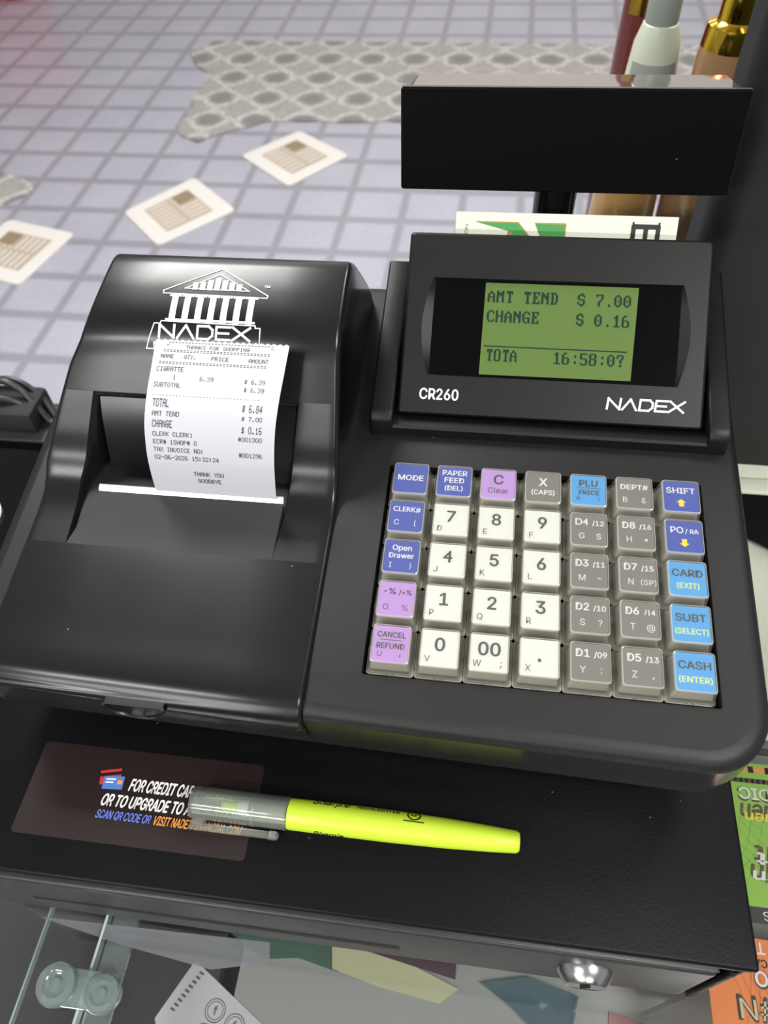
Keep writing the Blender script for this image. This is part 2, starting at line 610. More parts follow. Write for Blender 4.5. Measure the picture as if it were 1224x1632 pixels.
def vga_text(mb, s, m, mp, x0, x1, base, h):
    adv = (x1 - x0) / len(s)
    px = adv / 8.4
    py = h / 10.0
    for i, c in enumerate(s):
        g = VGA.get(c)
        if not g:
            continue
        rows = len(g) // 2
        for r in range(rows):
            bits = int(g[2 * r:2 * r + 2], 16)
            k = 0
            while k < 8:
                if bits >> (7 - k) & 1:
                    e = k
                    while e < 8 and bits >> (7 - e) & 1:
                        e += 1
                    a, b = x0 + i * adv + k * px, x0 + i * adv + e * px
                    t = base + h - r * py + (py * 0.5 if rows > 10 else 0)
                    mb.add([mp(a, t - py), mp(b, t - py), mp(b, t), mp(a, t)], [[0, 1, 2, 3]], m)
                    k = e
                else:
                    k += 1


def catmull(P, m=6):
    P = np.array(P, float)
    out = []
    for i in range(len(P) - 1):
        p0, p1, p2, p3 = P[max(i - 1, 0)], P[i], P[i + 1], P[min(i + 2, len(P) - 1)]
        for j in range(m):
            u = j / m
            out.append(.5 * (2 * p1 + (-p0 + p2) * u + (2 * p0 - 5 * p1 + 4 * p2 - p3) * u * u + (-p0 + 3 * p1 - 3 * p2 + p3) * u ** 3))
    out.append(P[-1])
    return np.array(out)


class Sweep:
    """a profile in (y, z) addressed by its arc length"""
    def __init__(self, P, m=6):
        self.D = catmull(P, m)
        self.S = np.r_[0, np.cumsum(np.linalg.norm(np.diff(self.D, axis=0), axis=1))]

    def at(self, s, off=0.0):
        ext = max(0.0, s - self.S[-1])
        y, z = np.interp(s, self.S, self.D[:, 0]), np.interp(s, self.S, self.D[:, 1])
        if off or ext:
            c = min(max(s, self.S[0] + 6e-4), self.S[-1] - 6e-4)
            y1, z1 = np.interp(c + 5e-4, self.S, self.D[:, 0]), np.interp(c + 5e-4, self.S, self.D[:, 1])
            y0, z0 = np.interp(c - 5e-4, self.S, self.D[:, 0]), np.interp(c - 5e-4, self.S, self.D[:, 1])
            d = math.hypot(y1 - y0, z1 - z0)
            ty, tz = (y1 - y0) / d, (z1 - z0) / d
            y, z = y - tz * off + ty * ext, z + ty * off + tz * ext
        return float(y), float(z)


def rrect(x0, x1, y0, y1, radii, n=8):
    """outline, counter-clockwise; radii at (x0,y0) (x1,y0) (x1,y1) (x0,y1)"""
    out = []
    for (cx, cy, sx, sy, a0), r in zip(((x0, y0, 1, 1, 180), (x1, y0, -1, 1, 270), (x1, y1, -1, -1, 0), (x0, y1, 1, -1, 90)), radii):
        if r <= 0:
            out.append((cx, cy))
            continue
        for i in range(n + 1):
            a = math.radians(a0 + 90.0 * i / n)
            out.append((cx + sx * r + r * math.cos(a), cy + sy * r + r * math.sin(a)))
    return out


# ================================================================ the setting
AL = math.radians(8.8936)                 # slope of the keyboard deck
TA = math.tan(AL)


def deck(y, d=0.005):
    return y * TA - d / math.cos(AL)


ZG = -0.165                               # top of the counter glass
ZD = -0.075                               # top of the cash drawer

mb = MB()
FO = (-2.0811, 3.3429)
mb.add([(-6, -6, -0.0), (6, -6, -0.0), (6, 6, -0.0), (-6, 6, -0.0)], [[0, 1, 2, 3]], m_tile)
fl = mb.build('floor')
fl.location = (FO[0], FO[1], 0)
fl.rotation_euler = (0, 0, -0.0138)
tag(fl, kind='structure')
mb = MB()
mb.box((-0.5, 0.7, CEIL + 0.05 - Z0), (9, 11.6, 0.1), m_ceil)
tag(mb.build('ceiling', base=(-0.5, 0.7, CEIL + 0.05 - Z0)), kind='structure')
mb = MB()
mb.box((-0.5, -5.05, CEIL / 2 - Z0), (9, 0.1, CEIL), m_wall)
tag(mb.build('wall_back', base=(-0.5, -5.05, -Z0)), kind='structure')
mb = MB()
mb.box((-0.5, 6.45, CEIL / 2 - Z0), (9, 0.1, CEIL), m_ceil)
tag(mb.build('wall_front', base=(-0.5, 6.45, -Z0)), kind='structure')


def flat_sheet(mb, pts, z0, z1, m):
    mb.prism([(p[0], p[1]) for p in pts], z0, z1, m)


FZ = -Z0
rug = [(-1.46, 3.50), (-1.374, 3.623), (-0.9, 3.62), (-0.2, 3.60), (1.0, 3.57), (1.0, 2.83), (-0.413, 2.846), (-0.611, 2.842), (-0.80, 2.838), (-0.964, 2.829),
       (-1.08, 2.74), (-1.194, 2.656), (-1.27, 2.70), (-1.292, 2.745), (-1.30, 3.0), (-1.325, 3.29), (-1.40, 3.38)]


def ragged(pts, amp, step):
    out = []
    for (ax, ay), (bx, by) in zip(pts, pts[1:] + pts[:1]):
        n = max(1, int(math.hypot(bx - ax, by - ay) / step))
        for i in range(n):
            u = i / n
            out.append((ax + (bx - ax) * u + random.uniform(-amp, amp), ay + (by - ay) * u + random.uniform(-amp, amp)))
    return out


mb = MB()
flat_sheet(mb, ragged(rug, 0.010, 0.05), FZ + 0.001, FZ + 0.008, m_rug)
o = mb.build('floor_mat', base=(-0.9, 3.13, FZ + 0.001))
tag(o, 'long grey patterned floor mat with ragged left end, behind the register on the tiles', 'mat')
mb = MB()
flat_sheet(mb, ragged([(-1.95, 2.43), (-1.86, 2.38), (-1.74, 2.335), (-1.70, 2.29), (-1.705, 2.235), (-1.78, 2.16), (-1.95, 2.12)], 0.008, 0.04), FZ + 0.001, FZ + 0.008, m_rug)
o = mb.build('floor_mat', base=(-1.80, 2.28, FZ + 0.001))
tag(o, 'small end of a grey patterned mat at the left edge of the floor', 'mat')

DM = [((-0.986, 2.555), (-0.803, 2.757), (-0.576, 2.571), (-0.760, 2.342), 'white square floor mat nearest the long grey mat, printed with beige stripes'),
      ((-1.305, 2.145), (-1.121, 2.388), (-0.910, 2.177), (-1.117, 1.947), 'white square floor mat with beige stripes, middle one of the diagonal row of three'),
      ((-1.77, 1.79), (-1.702, 2.076), (-1.427, 2.003), (-1.496, 1.705), 'white square floor mat with beige stripes, cut by the left edge of the photo')]
for A, B, C_, D_, lab in DM:
    def q(u, v, h, A=A, B=B, C_=C_, D_=D_):          # u along A-B, v along A-D
        x = A[0] * (1 - u) * (1 - v) + B[0] * u * (1 - v) + C_[0] * u * v + D_[0] * (1 - u) * v
        y = A[1] * (1 - u) * (1 - v) + B[1] * u * (1 - v) + C_[1] * u * v + D_[1] * (1 - u) * v
        return (x, y, FZ + h)
    mb = MB()
    out = rrect(0, 1, 0, 1, [.07] * 4, 5)
    mb.prism(out, 0.001, 0.006, m_matw, mp=q)
    inn = [(0.17 + 0.66 * a, 0.17 + 0.66 * b) for a, b in rrect(0, 1, 0, 1, [.05] * 4, 4)]
    base = ((A[0] + C_[0]) / 2, (A[1] + C_[1]) / 2, FZ + 0.001)
    root = thing('printed_floor_mat', lab, 'mat', base, 'white printed floor mats')
    mb.build('mat_sheet', root, base)
    pm = MB()
    pm.add([q(u, v, 0.0064) for u, v in ((.20, .18), (.80, .18), (.80, .82), (.20, .82))], [[0, 1, 2, 3]], m_matb)
    for i in range(7):
        v0 = .23 + i * .083
        for (ua, ub) in ((.22, .48), (.52, .78)):
            pm.add([q(u, v, 0.0068) for u, v in ((ua, v0), (ub, v0), (ub, v0 + .028), (ua, v0 + .028))], [[0, 1, 2, 3]], m_matw)
    pm.add([q(u, v, 0.0072) for u, v in ((.56, .19), (.79, .19), (.79, .42), (.56, .42))], [[0, 1, 2, 3]], m_matd)
    pm.build('striped_print', root, base)

mb = MB()
mb.box((-2.95, 4.30, FZ + 0.30), (0.74, 0.26, 0.60), m_redthing, 0.01)
tag(mb.build('red_floor_display', base=(-2.95, 4.30, FZ)), 'red display stand at the far upper left corner of the floor', 'display stand')

# ---------------------------------------------------------------- the glass counter
SEAM = -0.1975
ct = thing('glass_counter', 'glass-topped showcase counter carrying the cash register and its drawer', 'counter', (-0.05, 0.0, FZ))
CB = (-0.05, 0.0, FZ)


def cpart(mb, name, label=None):
    o = mb.build(name, ct, CB)
    if label:
        o['label'] = label
    return o


mb = MB(); mb.box(((-0.75 + SEAM - .0008) / 2, -0.0665, ZG - .0025), (SEAM - .0008 + .75, 0.5250, .005), m_glass); cpart(mb, 'glass_pane', 'left glass pane of the counter top')
mb = MB(); mb.box(((SEAM + .0008 + .65) / 2, -0.0685, ZG - .0025), (.65 - SEAM - .0008, 0.5210, .005), m_glass); cpart(mb, 'glass_pane', 'right glass pane of the counter top')
mb = MB()
mb.box((SEAM, -0.06, ZG - .0022), (.0012, .50, .0042), m_glass_edge)
mb.box((-0.2303, -0.06, ZG - .0075), (.0009, .50, .004), m_glass_edge)
cpart(mb, 'glass_edge')
mb = MB(); mb.box((SEAM + .0075, -0.06, ZG - .0085), (.013, .50, .003), m_clip); cpart(mb, 'joint_strip', 'clear strip under the glass joint')
mb = MB(); mb.box((-0.40, 0.2195, ZG - .0116), (0.66, 0.044, .024), m_rail_d, .0025)
mb.box((-0.40, 0.1985, ZG - .0105), (0.66, 0.003, .022), m_rail_d, .001); cpart(mb, 'rear_rail', 'dark rear edge rail')
mb = MB(); mb.box((0.29, 0.2005, ZG - .0026), (0.70, 0.0125, .006), m_rail_w, .001); mb.box((0.29, 0.2300, ZG - .0026), (0.70, 0.043, .006), m_rail_w, .001)
cpart(mb, 'rear_rail', 'cream rear edge rail on the right')
mb = MB()
for cx, cy, sx, sy in ((-0.05, -0.30, 1.40, 0.02), (-0.05, 0.2195, 1.40, 0.04), (-0.74, -0.06, 0.02, 0.48), (0.64, -0.06, 0.02, 0.48)):
    mb.box((cx, cy, (FZ + ZG - .013) / 2), (sx, sy, ZG - .013 - FZ), m_case, .002)
cpart(mb, 'case_wall')
mb = MB(); mb.box((0.245, -0.06, -0.236), (0.77, 0.50, .010), m_shelf, .001); cpart(mb, 'shelf', 'pale inner shelf')
mb = MB(); mb.box((-0.44, -0.06, -0.236), (0.58, 0.50, .010), m_case, .001); cpart(mb, 'shelf', 'dark inner shelf on the left')
# the clear clip joining the two panes
cl = thing('glass_clip', 'clear plastic clip with two round pads joining the glass panes, below the drawer', 'clip', (-0.1985, -0.152, ZG))
KB = (-0.1985, -0.152, ZG)
mb = MB(); mb.box((-0.1990, -0.1520, ZG + .0016), (.0345, .0165, .0030), m_clip, .0009); mb.build('clip_plate', cl, KB)
for px, py, r in ((-0.2103, -0.1515, .0098), (-0.1868, -0.1526, .0086)):
    mb = MB()
    mb.lathe([(r, .0001), (r, .0040), (r * .93, .0052), (r * .62, .0056), (r * .50, .0046), (r * .34, .0044), (r * .26, .0058), (r * .08, .0060)], m_clip, org=(px, py, ZG), n=32)
    mb.build('clip_pad', cl, KB)

# papers and bits lying inside the case on the shelf
SH = -0.231
STREAK = [(-0.2351, -0.1236), (-0.1493, -0.1215), (-0.1138, -0.1206), (-0.1119, -0.1294), (-0.1405, -0.1356), (-0.1857, -0.131)]  # outline of the drawer front's reflection, drawn as a milky sheet


def shelf_sheet(name, pts, z, m, label, cat, extra=None, th=.0006):
    mb = MB()
    mb.prism(pts, z, z + th, m)
    if extra:
        extra(mb, z + th + .00012)
    cx = sum(p[0] for p in pts) / len(pts); cy = sum(p[1] for p in pts) / len(pts)
    o = mb.build(name, base=(cx, cy, z))
    return tag(o, label, cat)


def stamps(mb, z):
    mp = lambda a, b: (a, b, z)
    for cx, cy in ((-0.148, -0.148), (-0.136, -0.1535), (-0.152, -0.160)):
        for r, wd in ((.0055, .0005), (.0042, .0004)):
            stroke(mb, [(cx + r * math.cos(2 * math.pi * i / 24), cy + r * math.sin(2 * math.pi * i / 24)) for i in range(24)], wd, m_grey_ink, mp, True)
        put_text(mb, 'f', m_grey_ink, mp, cx, cy, .004, True)
    for i in range(9):
        stroke(mb, [(-0.1722 + i * .0014, -0.1500 + i * .0023), (-0.1707 + i * .0014, -0.1506 + i * .0023)], .0012, m_grey_ink, mp)


shelf_sheet('printed_paper', [(-0.1655, -0.1262), (-0.1800, -0.1555), (-0.168, -0.178), (-0.105, -0.160)], SH, M('printed white paper', (218, 218, 220), .7),
            'white paper with round printed stamps lying under the counter glass', 'paper', stamps)
shelf_sheet('reflection_streak', STREAK, ZG - .0057, clear('milky reflection streak', (0.9, 0.9, 0.92), haze=0.45, haze_rgb=(225, 226, 232), rough=0.2), 'white streak standing in for the reflection of the drawer front in the glass, tapering left', 'strip')
shelf_sheet('foil_sheet', [(-.150, -.110), (-.128, -.121), (-.108, -.118), (-.085, -.122), (-.070, -.112), (-.07, -.085), (-.150, -.085)], SH, m_foil,
            'crumpled green sheet under the glass beside the white paper', 'sheet')
shelf_sheet('torn_paper', [(-.090, -.110), (-.088, -.121), (-.060, -.1265), (-.028, -.130), (-.018, -.122), (-.05, -.112), (-.07, -.106)], SH + .001, m_torn,
            'torn pale yellow paper under the glass in front of the drawer', 'paper')
shelf_sheet('plum_slip', [(-.085, -.108), (-.02, -.118), (-.02, -.09), (-.085, -.085)], SH + .0024, m_plum, 'dark plum slip behind the torn yellow paper', 'paper')
shelf_sheet('pink_slip', [(.062, -.122), (.082, -.126), (.082, -.148), (.060, -.140)], SH, m_rose, 'dusty pink slip under the glass near the drawer lock', 'paper')
shelf_sheet('blue_bag', [(-.006, -.118), (.010, -.127), (.022, -.136), (.042, -.134), (.046, -.118), (.02, -.112)], SH + .001, m_bluebag,
            'thin blue plastic bag under the glass below the lock', 'bag', th=.003)

# ---------------------------------------------------------------- lottery tickets under the glass on the right
def net(mb, x0, x1, y0, y1, z, m, n=7):
    mp = lambda a, b: (a, b, z)
    for i in range(n):
        xa = x0 + (x1 - x0) * i / n
        stroke(mb, [(xa, y0), (xa + (x1 - x0) * .22, (y0 + y1) / 2), (xa + (x1 - x0) * .30, y1)], .00022, m, mp)
        stroke(mb, [(min(xa + (x1 - x0) * .5, x1), y0), (xa + (x1 - x0) * .2, (y0 + y1) / 2), (xa, y1)], .00022, m, mp)


def upside(cx, cy, z):
    return lambda a, b: (cx - a, cy - b, z)


ZT = ZG - .0085
mb = MB()
x0, x1, y0, y1 = 0.098, 0.195, -0.0750, -0.0008
mb.prism([(x0, y0), (x1, y0), (x1, y1), (x0, y1)], ZT - .0006, ZT, m_lime)
net(mb, x0 + .002, x1 - .03, y0 + .012, y1 - .030, ZT + .0001, m_net_ink, 11)
z = ZT + .0002
for i in range(16):      # rows of print too small to read
    stroke(mb, [(.120 + i * .003, -.0108), (.1222 + i * .003, -.0108)], .0026, m_brown_ink, lambda a, b: (a, b, z))
    if i % 3:
        stroke(mb, [(.120 + i * .003, -.0044), (.1224 + i * .003, -.0044)], .0036, m_orange_ink, lambda a, b: (a, b, z))
put_text(mb, 'INDIC', m_dark_ink, upside(.1405, -.0184, z), h=.0072, bold=True, width=.0300)
put_text(mb, 'INDIC', m_white_ink, upside(.1400, -.0180, z + .0001), h=.0062, bold=True, width=.0275)
put_text(mb, 'Quen', m_brown_ink, upside(.1395, -.0282, z), h=.0090, bold=True, width=.026, shear=.2)
put_text(mb, 'Quen', m_yellow_ink, upside(.1390, -.0310, z + .0001), h=.0052, bold=True, width=.022, shear=.2)
put_text(mb, 'Fruit', m_brown_ink, upside(.1480, -.0500, z), h=.0095, bold=True, width=.036, shear=.2)
put_text(mb, 'Fruit', m_white_ink, upside(.1475, -.0518, z + .0001), h=.0060, bold=True, width=.034, shear=.2)
put_text(mb, 'Combin', m_brown_ink, upside(.1500, -.0590, z), h=.0085, bold=True, width=.046, shear=.2)
put_text(mb, 'Combin', m_white_ink, upside(.1495, -.0606, z + .0001), h=.0055, bold=True, width=.044, shear=.2)
mb.prism([(x0, y0 - .0075), (x1, y0 - .0075), (x1, y0), (x0, y0)], ZT - .0006, ZT, m_dark_ink)
put_text(mb, 'POS', m_white_ink, upside(.1370, y0 - .0040, z), h=.0042, bold=False, width=.016)
tag(mb.build('lottery_ticket', base=(.147, -.04, ZT - .0006)), 'lime green lottery ticket under the glass right of the cash drawer, print upside down', 'ticket')
mb = MB()
x0, x1, y0, y1 = 0.0985, 0.195, -0.150, -0.0897
mb.prism([(x0, y0), (x1, y0), (x1, y1), (x0, y1)], ZT - .0006, ZT, m_orange)
net(mb, x0 + .010, x1 - .05, y0 + .012, y1 - .012, ZT + .0001, m_net2_ink, 9)
put_text(mb, 'T', m_white_ink, upside(.1250, -.0938, z), h=.0050, bold=True)
put_text(mb, 'CA', m_black_ink, upside(.1240, -.1003, z), h=.0034, bold=True)
put_text(mb, 'O', m_dark_ink, upside(.1235, -.1072, z), h=.0072, bold=True)
put_text(mb, 'O', m_white_ink, upside(.1233, -.1069, z + .0001), h=.0062, bold=True)
put_text(mb, '#N', m_dark_ink, upside(.1200, -.1195, z), h=.0100, bold=True, width=.0190)
put_text(mb, '#N', m_torn, upside(.1200, -.1200, z + .0001), h=.0080, bold=False, width=.0165)
tag(mb.build('lottery_ticket', base=(.147, -.12, ZT - .0006)), 'orange lottery ticket under the glass at the lower right corner', 'ticket')
mb = MB()
mb.prism([(.085, .014), (.30, .014), (.30, .19), (.1765, .19), (.085, .0430)], ZT - .0006, ZT, m_cream)
tag(mb.build('cream_card', base=(.19, .10, ZT - .0006)), 'large plain cream card under the glass right of the keyboard', 'card')
mb = MB()
mb.box((.19, .0075, ZT - .002), (.22, .0035, .003), m_case, .0005)
tag(mb.build('ticket_divider', base=(.19, .0075, ZT - .0035)), 'thin dark divider strip between the cream card and the green ticket', 'divider')

# ================================================================ the cash drawer
DX0, DX1, DY0, DY1 = -0.2480, 0.0886, -0.1213, 0.185
ZB = ZG + .0005
dr = thing('cash_drawer', 'black steel cash drawer under the register, with a keyed lock on its front', 'cash drawer', (-0.08, 0.03, ZB))
DB = (-0.08, 0.03, ZB)
mb = MB()
# lid: a sheet folded over the front
mb.box(((DX0 + DX1) / 2, (DY0 + DY1) / 2, ZD - .0022), (DX1 - DX0, DY1 - DY0, .0044), m_sheet, .0014, seg=3)
mb.box((DX0 + .0012, (DY0 + DY1) / 2 + .001, (ZD + ZB) / 2), (.0024, DY1 - DY0 - .002, ZD - ZB - .002), m_sheet, .0006)
mb.box((DX1 - .0012, (DY0 + DY1) / 2 + .001, (ZD + ZB) / 2), (.0024, DY1 - DY0 - .002, ZD - ZB - .002), m_sheet, .0006)
mb.box(((DX0 + DX1) / 2, DY1 - .002, (ZD + ZB) / 2), (DX1 - DX0 - .004, .003, ZD - ZB - .006), m_sheet, .0006)
mb.box(((DX0 + DX1) / 2, (DY0 + DY1) / 2 + .01, ZB + .0025), (DX1 - DX0 - .004, DY1 - DY0 - .03, .003), m_sheet, .0006)
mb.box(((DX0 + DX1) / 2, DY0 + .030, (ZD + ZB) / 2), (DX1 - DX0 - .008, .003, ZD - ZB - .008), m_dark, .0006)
for x in (DX1 - .0050,):
    mb.box((x, DY0 + .0018, (ZD + ZB) / 2 - .004), (.0026, .0030, .064), m_sheet, .0005)
mb.build('drawer_housing', dr, DB)
mb = MB()
PX0, PX1, PZ0, PZ1 = DX0 + .0015, 0.0808, -0.1595, -0.0985
PYF = -0.1205
mb.box(((PX0 + PX1) / 2, PYF + .0075, (PZ0 + PZ1) / 2), (PX1 - PX0, .015, PZ1 - PZ0), m_front, .0022, seg=3)
GZ, GX0, GX1 = -0.1335, -0.2235, -0.0477
gp = MB()
# the pressed groove: a dark slot with a rounded lip
mb.box(((GX0 + GX1) / 2, PYF - .0001, GZ), (GX1 - GX0, .0012, .0022), m_dark, .0005)
mb.tube([(GX0, PYF - .0002, GZ - .0016), (GX1, PYF - .0002, GZ - .0016)], .0006, m_front, 8)
mb.box(((PX0 + PX1) / 2, PYF + .004, PZ1 + .0012), (PX1 - PX0, .006, .0012), m_front, .0004)
mb.build('drawer_front', dr, DB)
lk = MB()
LC = (0.0325, PYF, -0.1235)
lk.lathe([(.0118, .0), (.0116, .0020), (.0092, .0060), (.0086, .0066), (.0078, .0062), (.0030, .0061)], m_chrome, axis=(0, -1, 0), org=LC, n=40)
lko = lk.build('lock_ring', dr, DB)
lko['label'] = 'chrome key lock'
lk = MB()
lk.box((LC[0], LC[1] - .0066, LC[2]), (.0012, .0012, .0062), m_dark, .0002, rot=Matrix.Rotation(.5, 3, 'Y'))
lk.build('keyhole', lko)
for ch in lko.children:
    ch.data.transform(Matrix.Translation((-DB[0], -DB[1], -DB[2])))
# rubber feet
for fx in (DX0 + .03, DX1 - .03):
    for fy in (DY0 + .04, DY1 - .03):
        mb = MB(); mb.lathe([(.008, 0), (.008, .0012)], m_rubber, org=(fx, fy, ZB - .0005)); mb.build('foot', dr, DB)

# sticker on the lid
mb = MB()
zs = ZD + .00012
ST = [(-0.2153, -0.0662), (-0.2153, -0.1062), (-0.1122, -0.1062), (-0.1122, -0.0660)]
mb.prism(rrect(-0.2153, -0.1122, -0.1062, -0.0661, [.0018] * 4, 4), ZD + .00002, zs, m_sticker)
mp = lambda a, b: (a, b, zs + .00008)
mp2 = lambda a, b: (a, b, zs + .00014)
mp3 = lambda a, b: (a, b, zs + .0002)
rc = Matrix.Rotation(.22, 2)
for x0, y0, wd, hh, a, mm, pp in ((-.1838, -.0826, .0094, .0062, .22, m_red, mp), (-.1822, -.0842, .0092, .0057, .06, m_cardblue, mp2)):
    c, s_ = math.cos(a), math.sin(a)
    qd = [(x0 + c * u - s_ * v, y0 + s_ * u + c * v) for u, v in ((0, 0), (wd, 0), (wd, hh), (0, hh))]
    mb.add([pp(*p) for p in qd], [[0, 1, 2, 3]], mm)
    if mm is m_cardblue:
        for v, L in ((.0040, .0045), (.0026, .0036)):
            mb.add([mp3(x0 + c * u - s_ * vv, y0 + s_ * u + c * vv) for u, vv in ((.001, v), (.001 + L, v), (.001 + L, v + .0007), (.001, v + .0007))], [[0, 1, 2, 3]], m_white_ink)
        mb.add([mp3(x0 + c * u - s_ * vv, y0 + s_ * u + c * vv) for u, vv in ((.0064, .0022), (.0086, .0022), (.0086, .0040), (.0064, .0040))], [[0, 1, 2, 3]], m_orange_ink)
    else:
        mb.add([mp2(x0 + c * u - s_ * v, y0 + s_ * u + c * v) for u, v in ((0, .0035), (wd, .0035), (wd, .0050), (0, .0050))], [[0, 1, 2, 3]], m_sticker)
put_text(mb, 'FOR CREDIT CARD PROCESSING', m_white_ink, mp, -.1702, 0, .0050, 3, 'L', width=.0553, base=-.0836, shear=.14)
put_text(mb, 'OR TO UPGRADE TO A POS SYSTEM', m_white_ink, mp, -.1806, 0, .0048, 3, 'L', width=.0655, base=-.0909, shear=.14)
put_text(mb, 'SCAN QR CODE OR', m_peri_ink, mp, -.1808, 0, .0034, True, 'L', width=.0245, base=-.0963, shear=.14)
put_text(mb, 'VISIT NADEXFINANCIAL.COM', m_orange_ink, mp, -.1550, 0, .0036, True, 'L', width=.0386, base=-.0964, shear=.14)
st = mb.build('sticker', dr, DB)
st['label'] = 'dark brown printed sticker'
# ================================================================ the highlighter
A0, A1 = Vector((-0.1384, -0.0868, ZD + .0064)), Vector((-0.0008, -0.0870, ZD + .0050))
ax = (A1 - A0).normalized()
hl = thing('highlighter', 'yellow highlighter pen with a clear cap, lying on the cash drawer across the sticker', 'highlighter', (-0.07, -0.087, ZD + .0002))
HB = (-0.07, -0.087, ZD + .0002)
LEN = (A1 - A0).length
mb = MB()
mb.lathe([(.0020, .0250), (.0050, .0260), (.0054, .0300), (.0054, .0410)], M('grip grey', (120, 132, 118), .4), axis=ax, org=A0, n=32)
mb.lathe([(.0061, .0422), (.0063, .0428), (.0064, .06), (.0063, .085), (.0058, .108), (.0050, .126), (.0043, LEN - .0012), (.0036, LEN)], m_pen, axis=ax, org=A0, n=40)
mb.lathe([(.0030, .0205), (.0036, .0252)], m_white, axis=ax, org=A0, n=24)
body = mb.build('pen_body', hl, HB)
mb = MB()
nb = Matrix.Rotation(0, 3, 'X')
mb.lathe([(.0012, .0130), (.0022, .0140), (.0022, .0210)], m_pen, axis=ax, org=A0, n=16)
o = mb.build('nib', hl, HB); o['label'] = 'yellow chisel nib'
mb = MB()
mb.lathe([(.0035, .0), (.0062, .0004), (.0066, .0016), (.0067, .0400), (.0068, .0418), (.0062, .0420), (.0061, .0400), (.0060, .0020), (.0035, .0012)], m_cap, axis=ax, org=A0, n=40)
mb.lathe([(.00674, .0272), (.0069, .0275), (.0069, .0279), (.00674, .0282)], m_cap, axis=ax, org=A0, n=40, cap=False)
capo = mb.build('cap', hl, HB); capo['label'] = 'clear frosted cap'
mb = MB()
mb.box((A0.x + .0195, -0.0868 - .0086, ZD + .0022), (.0390, .0030, .0024), m_cap, .0009)
mb.box((A0.x + .004, -0.0868 - .0070, ZD + .0030), (.006, .0030, .0030), m_cap, .0006)
mb.box((A0.x + .0365, -0.0868 - .0088, ZD + .0030), (.0040, .0034, .0034), m_cap, .0008)
mb.build('clip', capo)
for ch in capo.children:
    ch.data.transform(Matrix.Translation((-HB[0], -HB[1], -HB[2])))
mb = MB()
side = Vector((0, 1, 0)); upv = Vector((0, 0, 1))


def onpen(th, off=.00006):
    def f(a, b):
        r = float(np.interp(a, [.0422, .06, .085, .108, .126, LEN], [.0063, .0064, .0063, .0058, .0050, .0040])) + off
        ph = th + b / .0064
        p = A0 + ax * a + (upv * math.cos(ph) + side * math.sin(ph)) * r
        return tuple(p)
    return f


put_text(mb, 'Sharpie', m_black_ink, onpen(.62), .0520, 0, .0036, True, 'L', width=.0155, base=0, shear=.25)
put_text(mb, 'HIGHLIGHTER', m_black_ink, onpen(.62), .0708, 0, .0020, True, 'L', width=.0178, base=.0002)
stroke(mb, [(.0945 + .0026 * math.cos(2 * math.pi * i / 20), .0012 + .0026 * math.sin(2 * math.pi * i / 20)) for i in range(20)], .0006, m_black_ink, onpen(.55), True)
put_text(mb, 'AP', m_black_ink, onpen(.55), .0945, .0012, .0017, True)
stroke(mb, [(.0905, -.0022), (.0985, -.0022)], .0005, m_black_ink, onpen(.55))
put_text(mb, 'Sharpie', m_black_ink, onpen(-1.28), .0535, 0, .0030, True, 'L', width=.0125, base=-.0030, shear=.25)
mb.build('pen_lettering', body)
for ch in body.children:
    ch.data.transform(Matrix.Translation((-HB[0], -HB[1], -HB[2])))

# ================================================================ the cash register
RB = (-0.0757, 0.04, ZD + .0002)
reg = thing('cash_register', 'black electronic cash register with colour keys, receipt printer and raised displays, standing on the drawer', 'cash register', RB)


def rpart(mb, name, label=None, angle=35):
    o = mb.build(name, reg, RB, angle=angle)
    if label:
        o['label'] = label
    return o


# ---- shell: sloped deck with a rounded right front corner, skirt, lower pan
X0, X1, Y0, Y1 = -0.2362, 0.0852, -0.0695, 0.158


def ring(ins, zf, r=.024):
    pts = rrect(X0 + ins, X1 - ins, Y0 + ins, Y1 - ins, [.014 - ins * .4, r - ins * .6, .004, .004], 10)
    bow = lambda x, y: (.0085 * min(1.0, max(0.0, (-.105 - x) / .13)) ** 2) * max(0.0, min(1.0, (.02 - y) / .08))     # the front bows back to the left
    return [(x, y + bow(x, y), zf(x, y)) for x, y in pts]


mb = MB()
dk = lambda d: (lambda x, y: deck(y) - d)
rings = [ring(.0060, dk(0)), ring(.0038, dk(.0003)), ring(.0016, dk(.0013)), ring(.0004, dk(.0031)), ring(.0, dk(.0052)),
         ring(.0004, lambda x, y: min(deck(y) - .007, -.0345 if y < .05 else -.0345 + 0)), ]
rings[-1] = ring(.0002, lambda x, y: -.0348)
mb.rings(rings[:5], m_shell)
mb.rings(rings[4:], m_skirt)
mb.rings([ring(.0006, lambda x, y: -.0348), ring(.0024, lambda x, y: -.0352), ring(.0024, lambda x, y: -.0362)], m_dark, smooth=False)
mb.rings([ring(.0024, lambda x, y: -.0362), ring(.0010, lambda x, y: -.0366), ring(.0016, lambda x, y: -.0450), ring(.0050, lambda x, y: -.0490), ring(.0160, lambda x, y: -.0600), ring(.024, lambda x, y: -.0690)], m_skirt, cap1=True)
# deck plate with the key well cut out
WX0, WX1, WV0, WV1 = -0.0675, 0.0672, -0.0492, 0.0480    # along the slope
ca, sa = math.cos(AL), math.sin(AL)


def kp(u, v, w_=0.0):
    """keyboard coordinates: u right, v up the slope, w_ off the deck (0 = key tops)"""
    return (u, v * ca - w_ * sa, v * sa + w_ * ca)


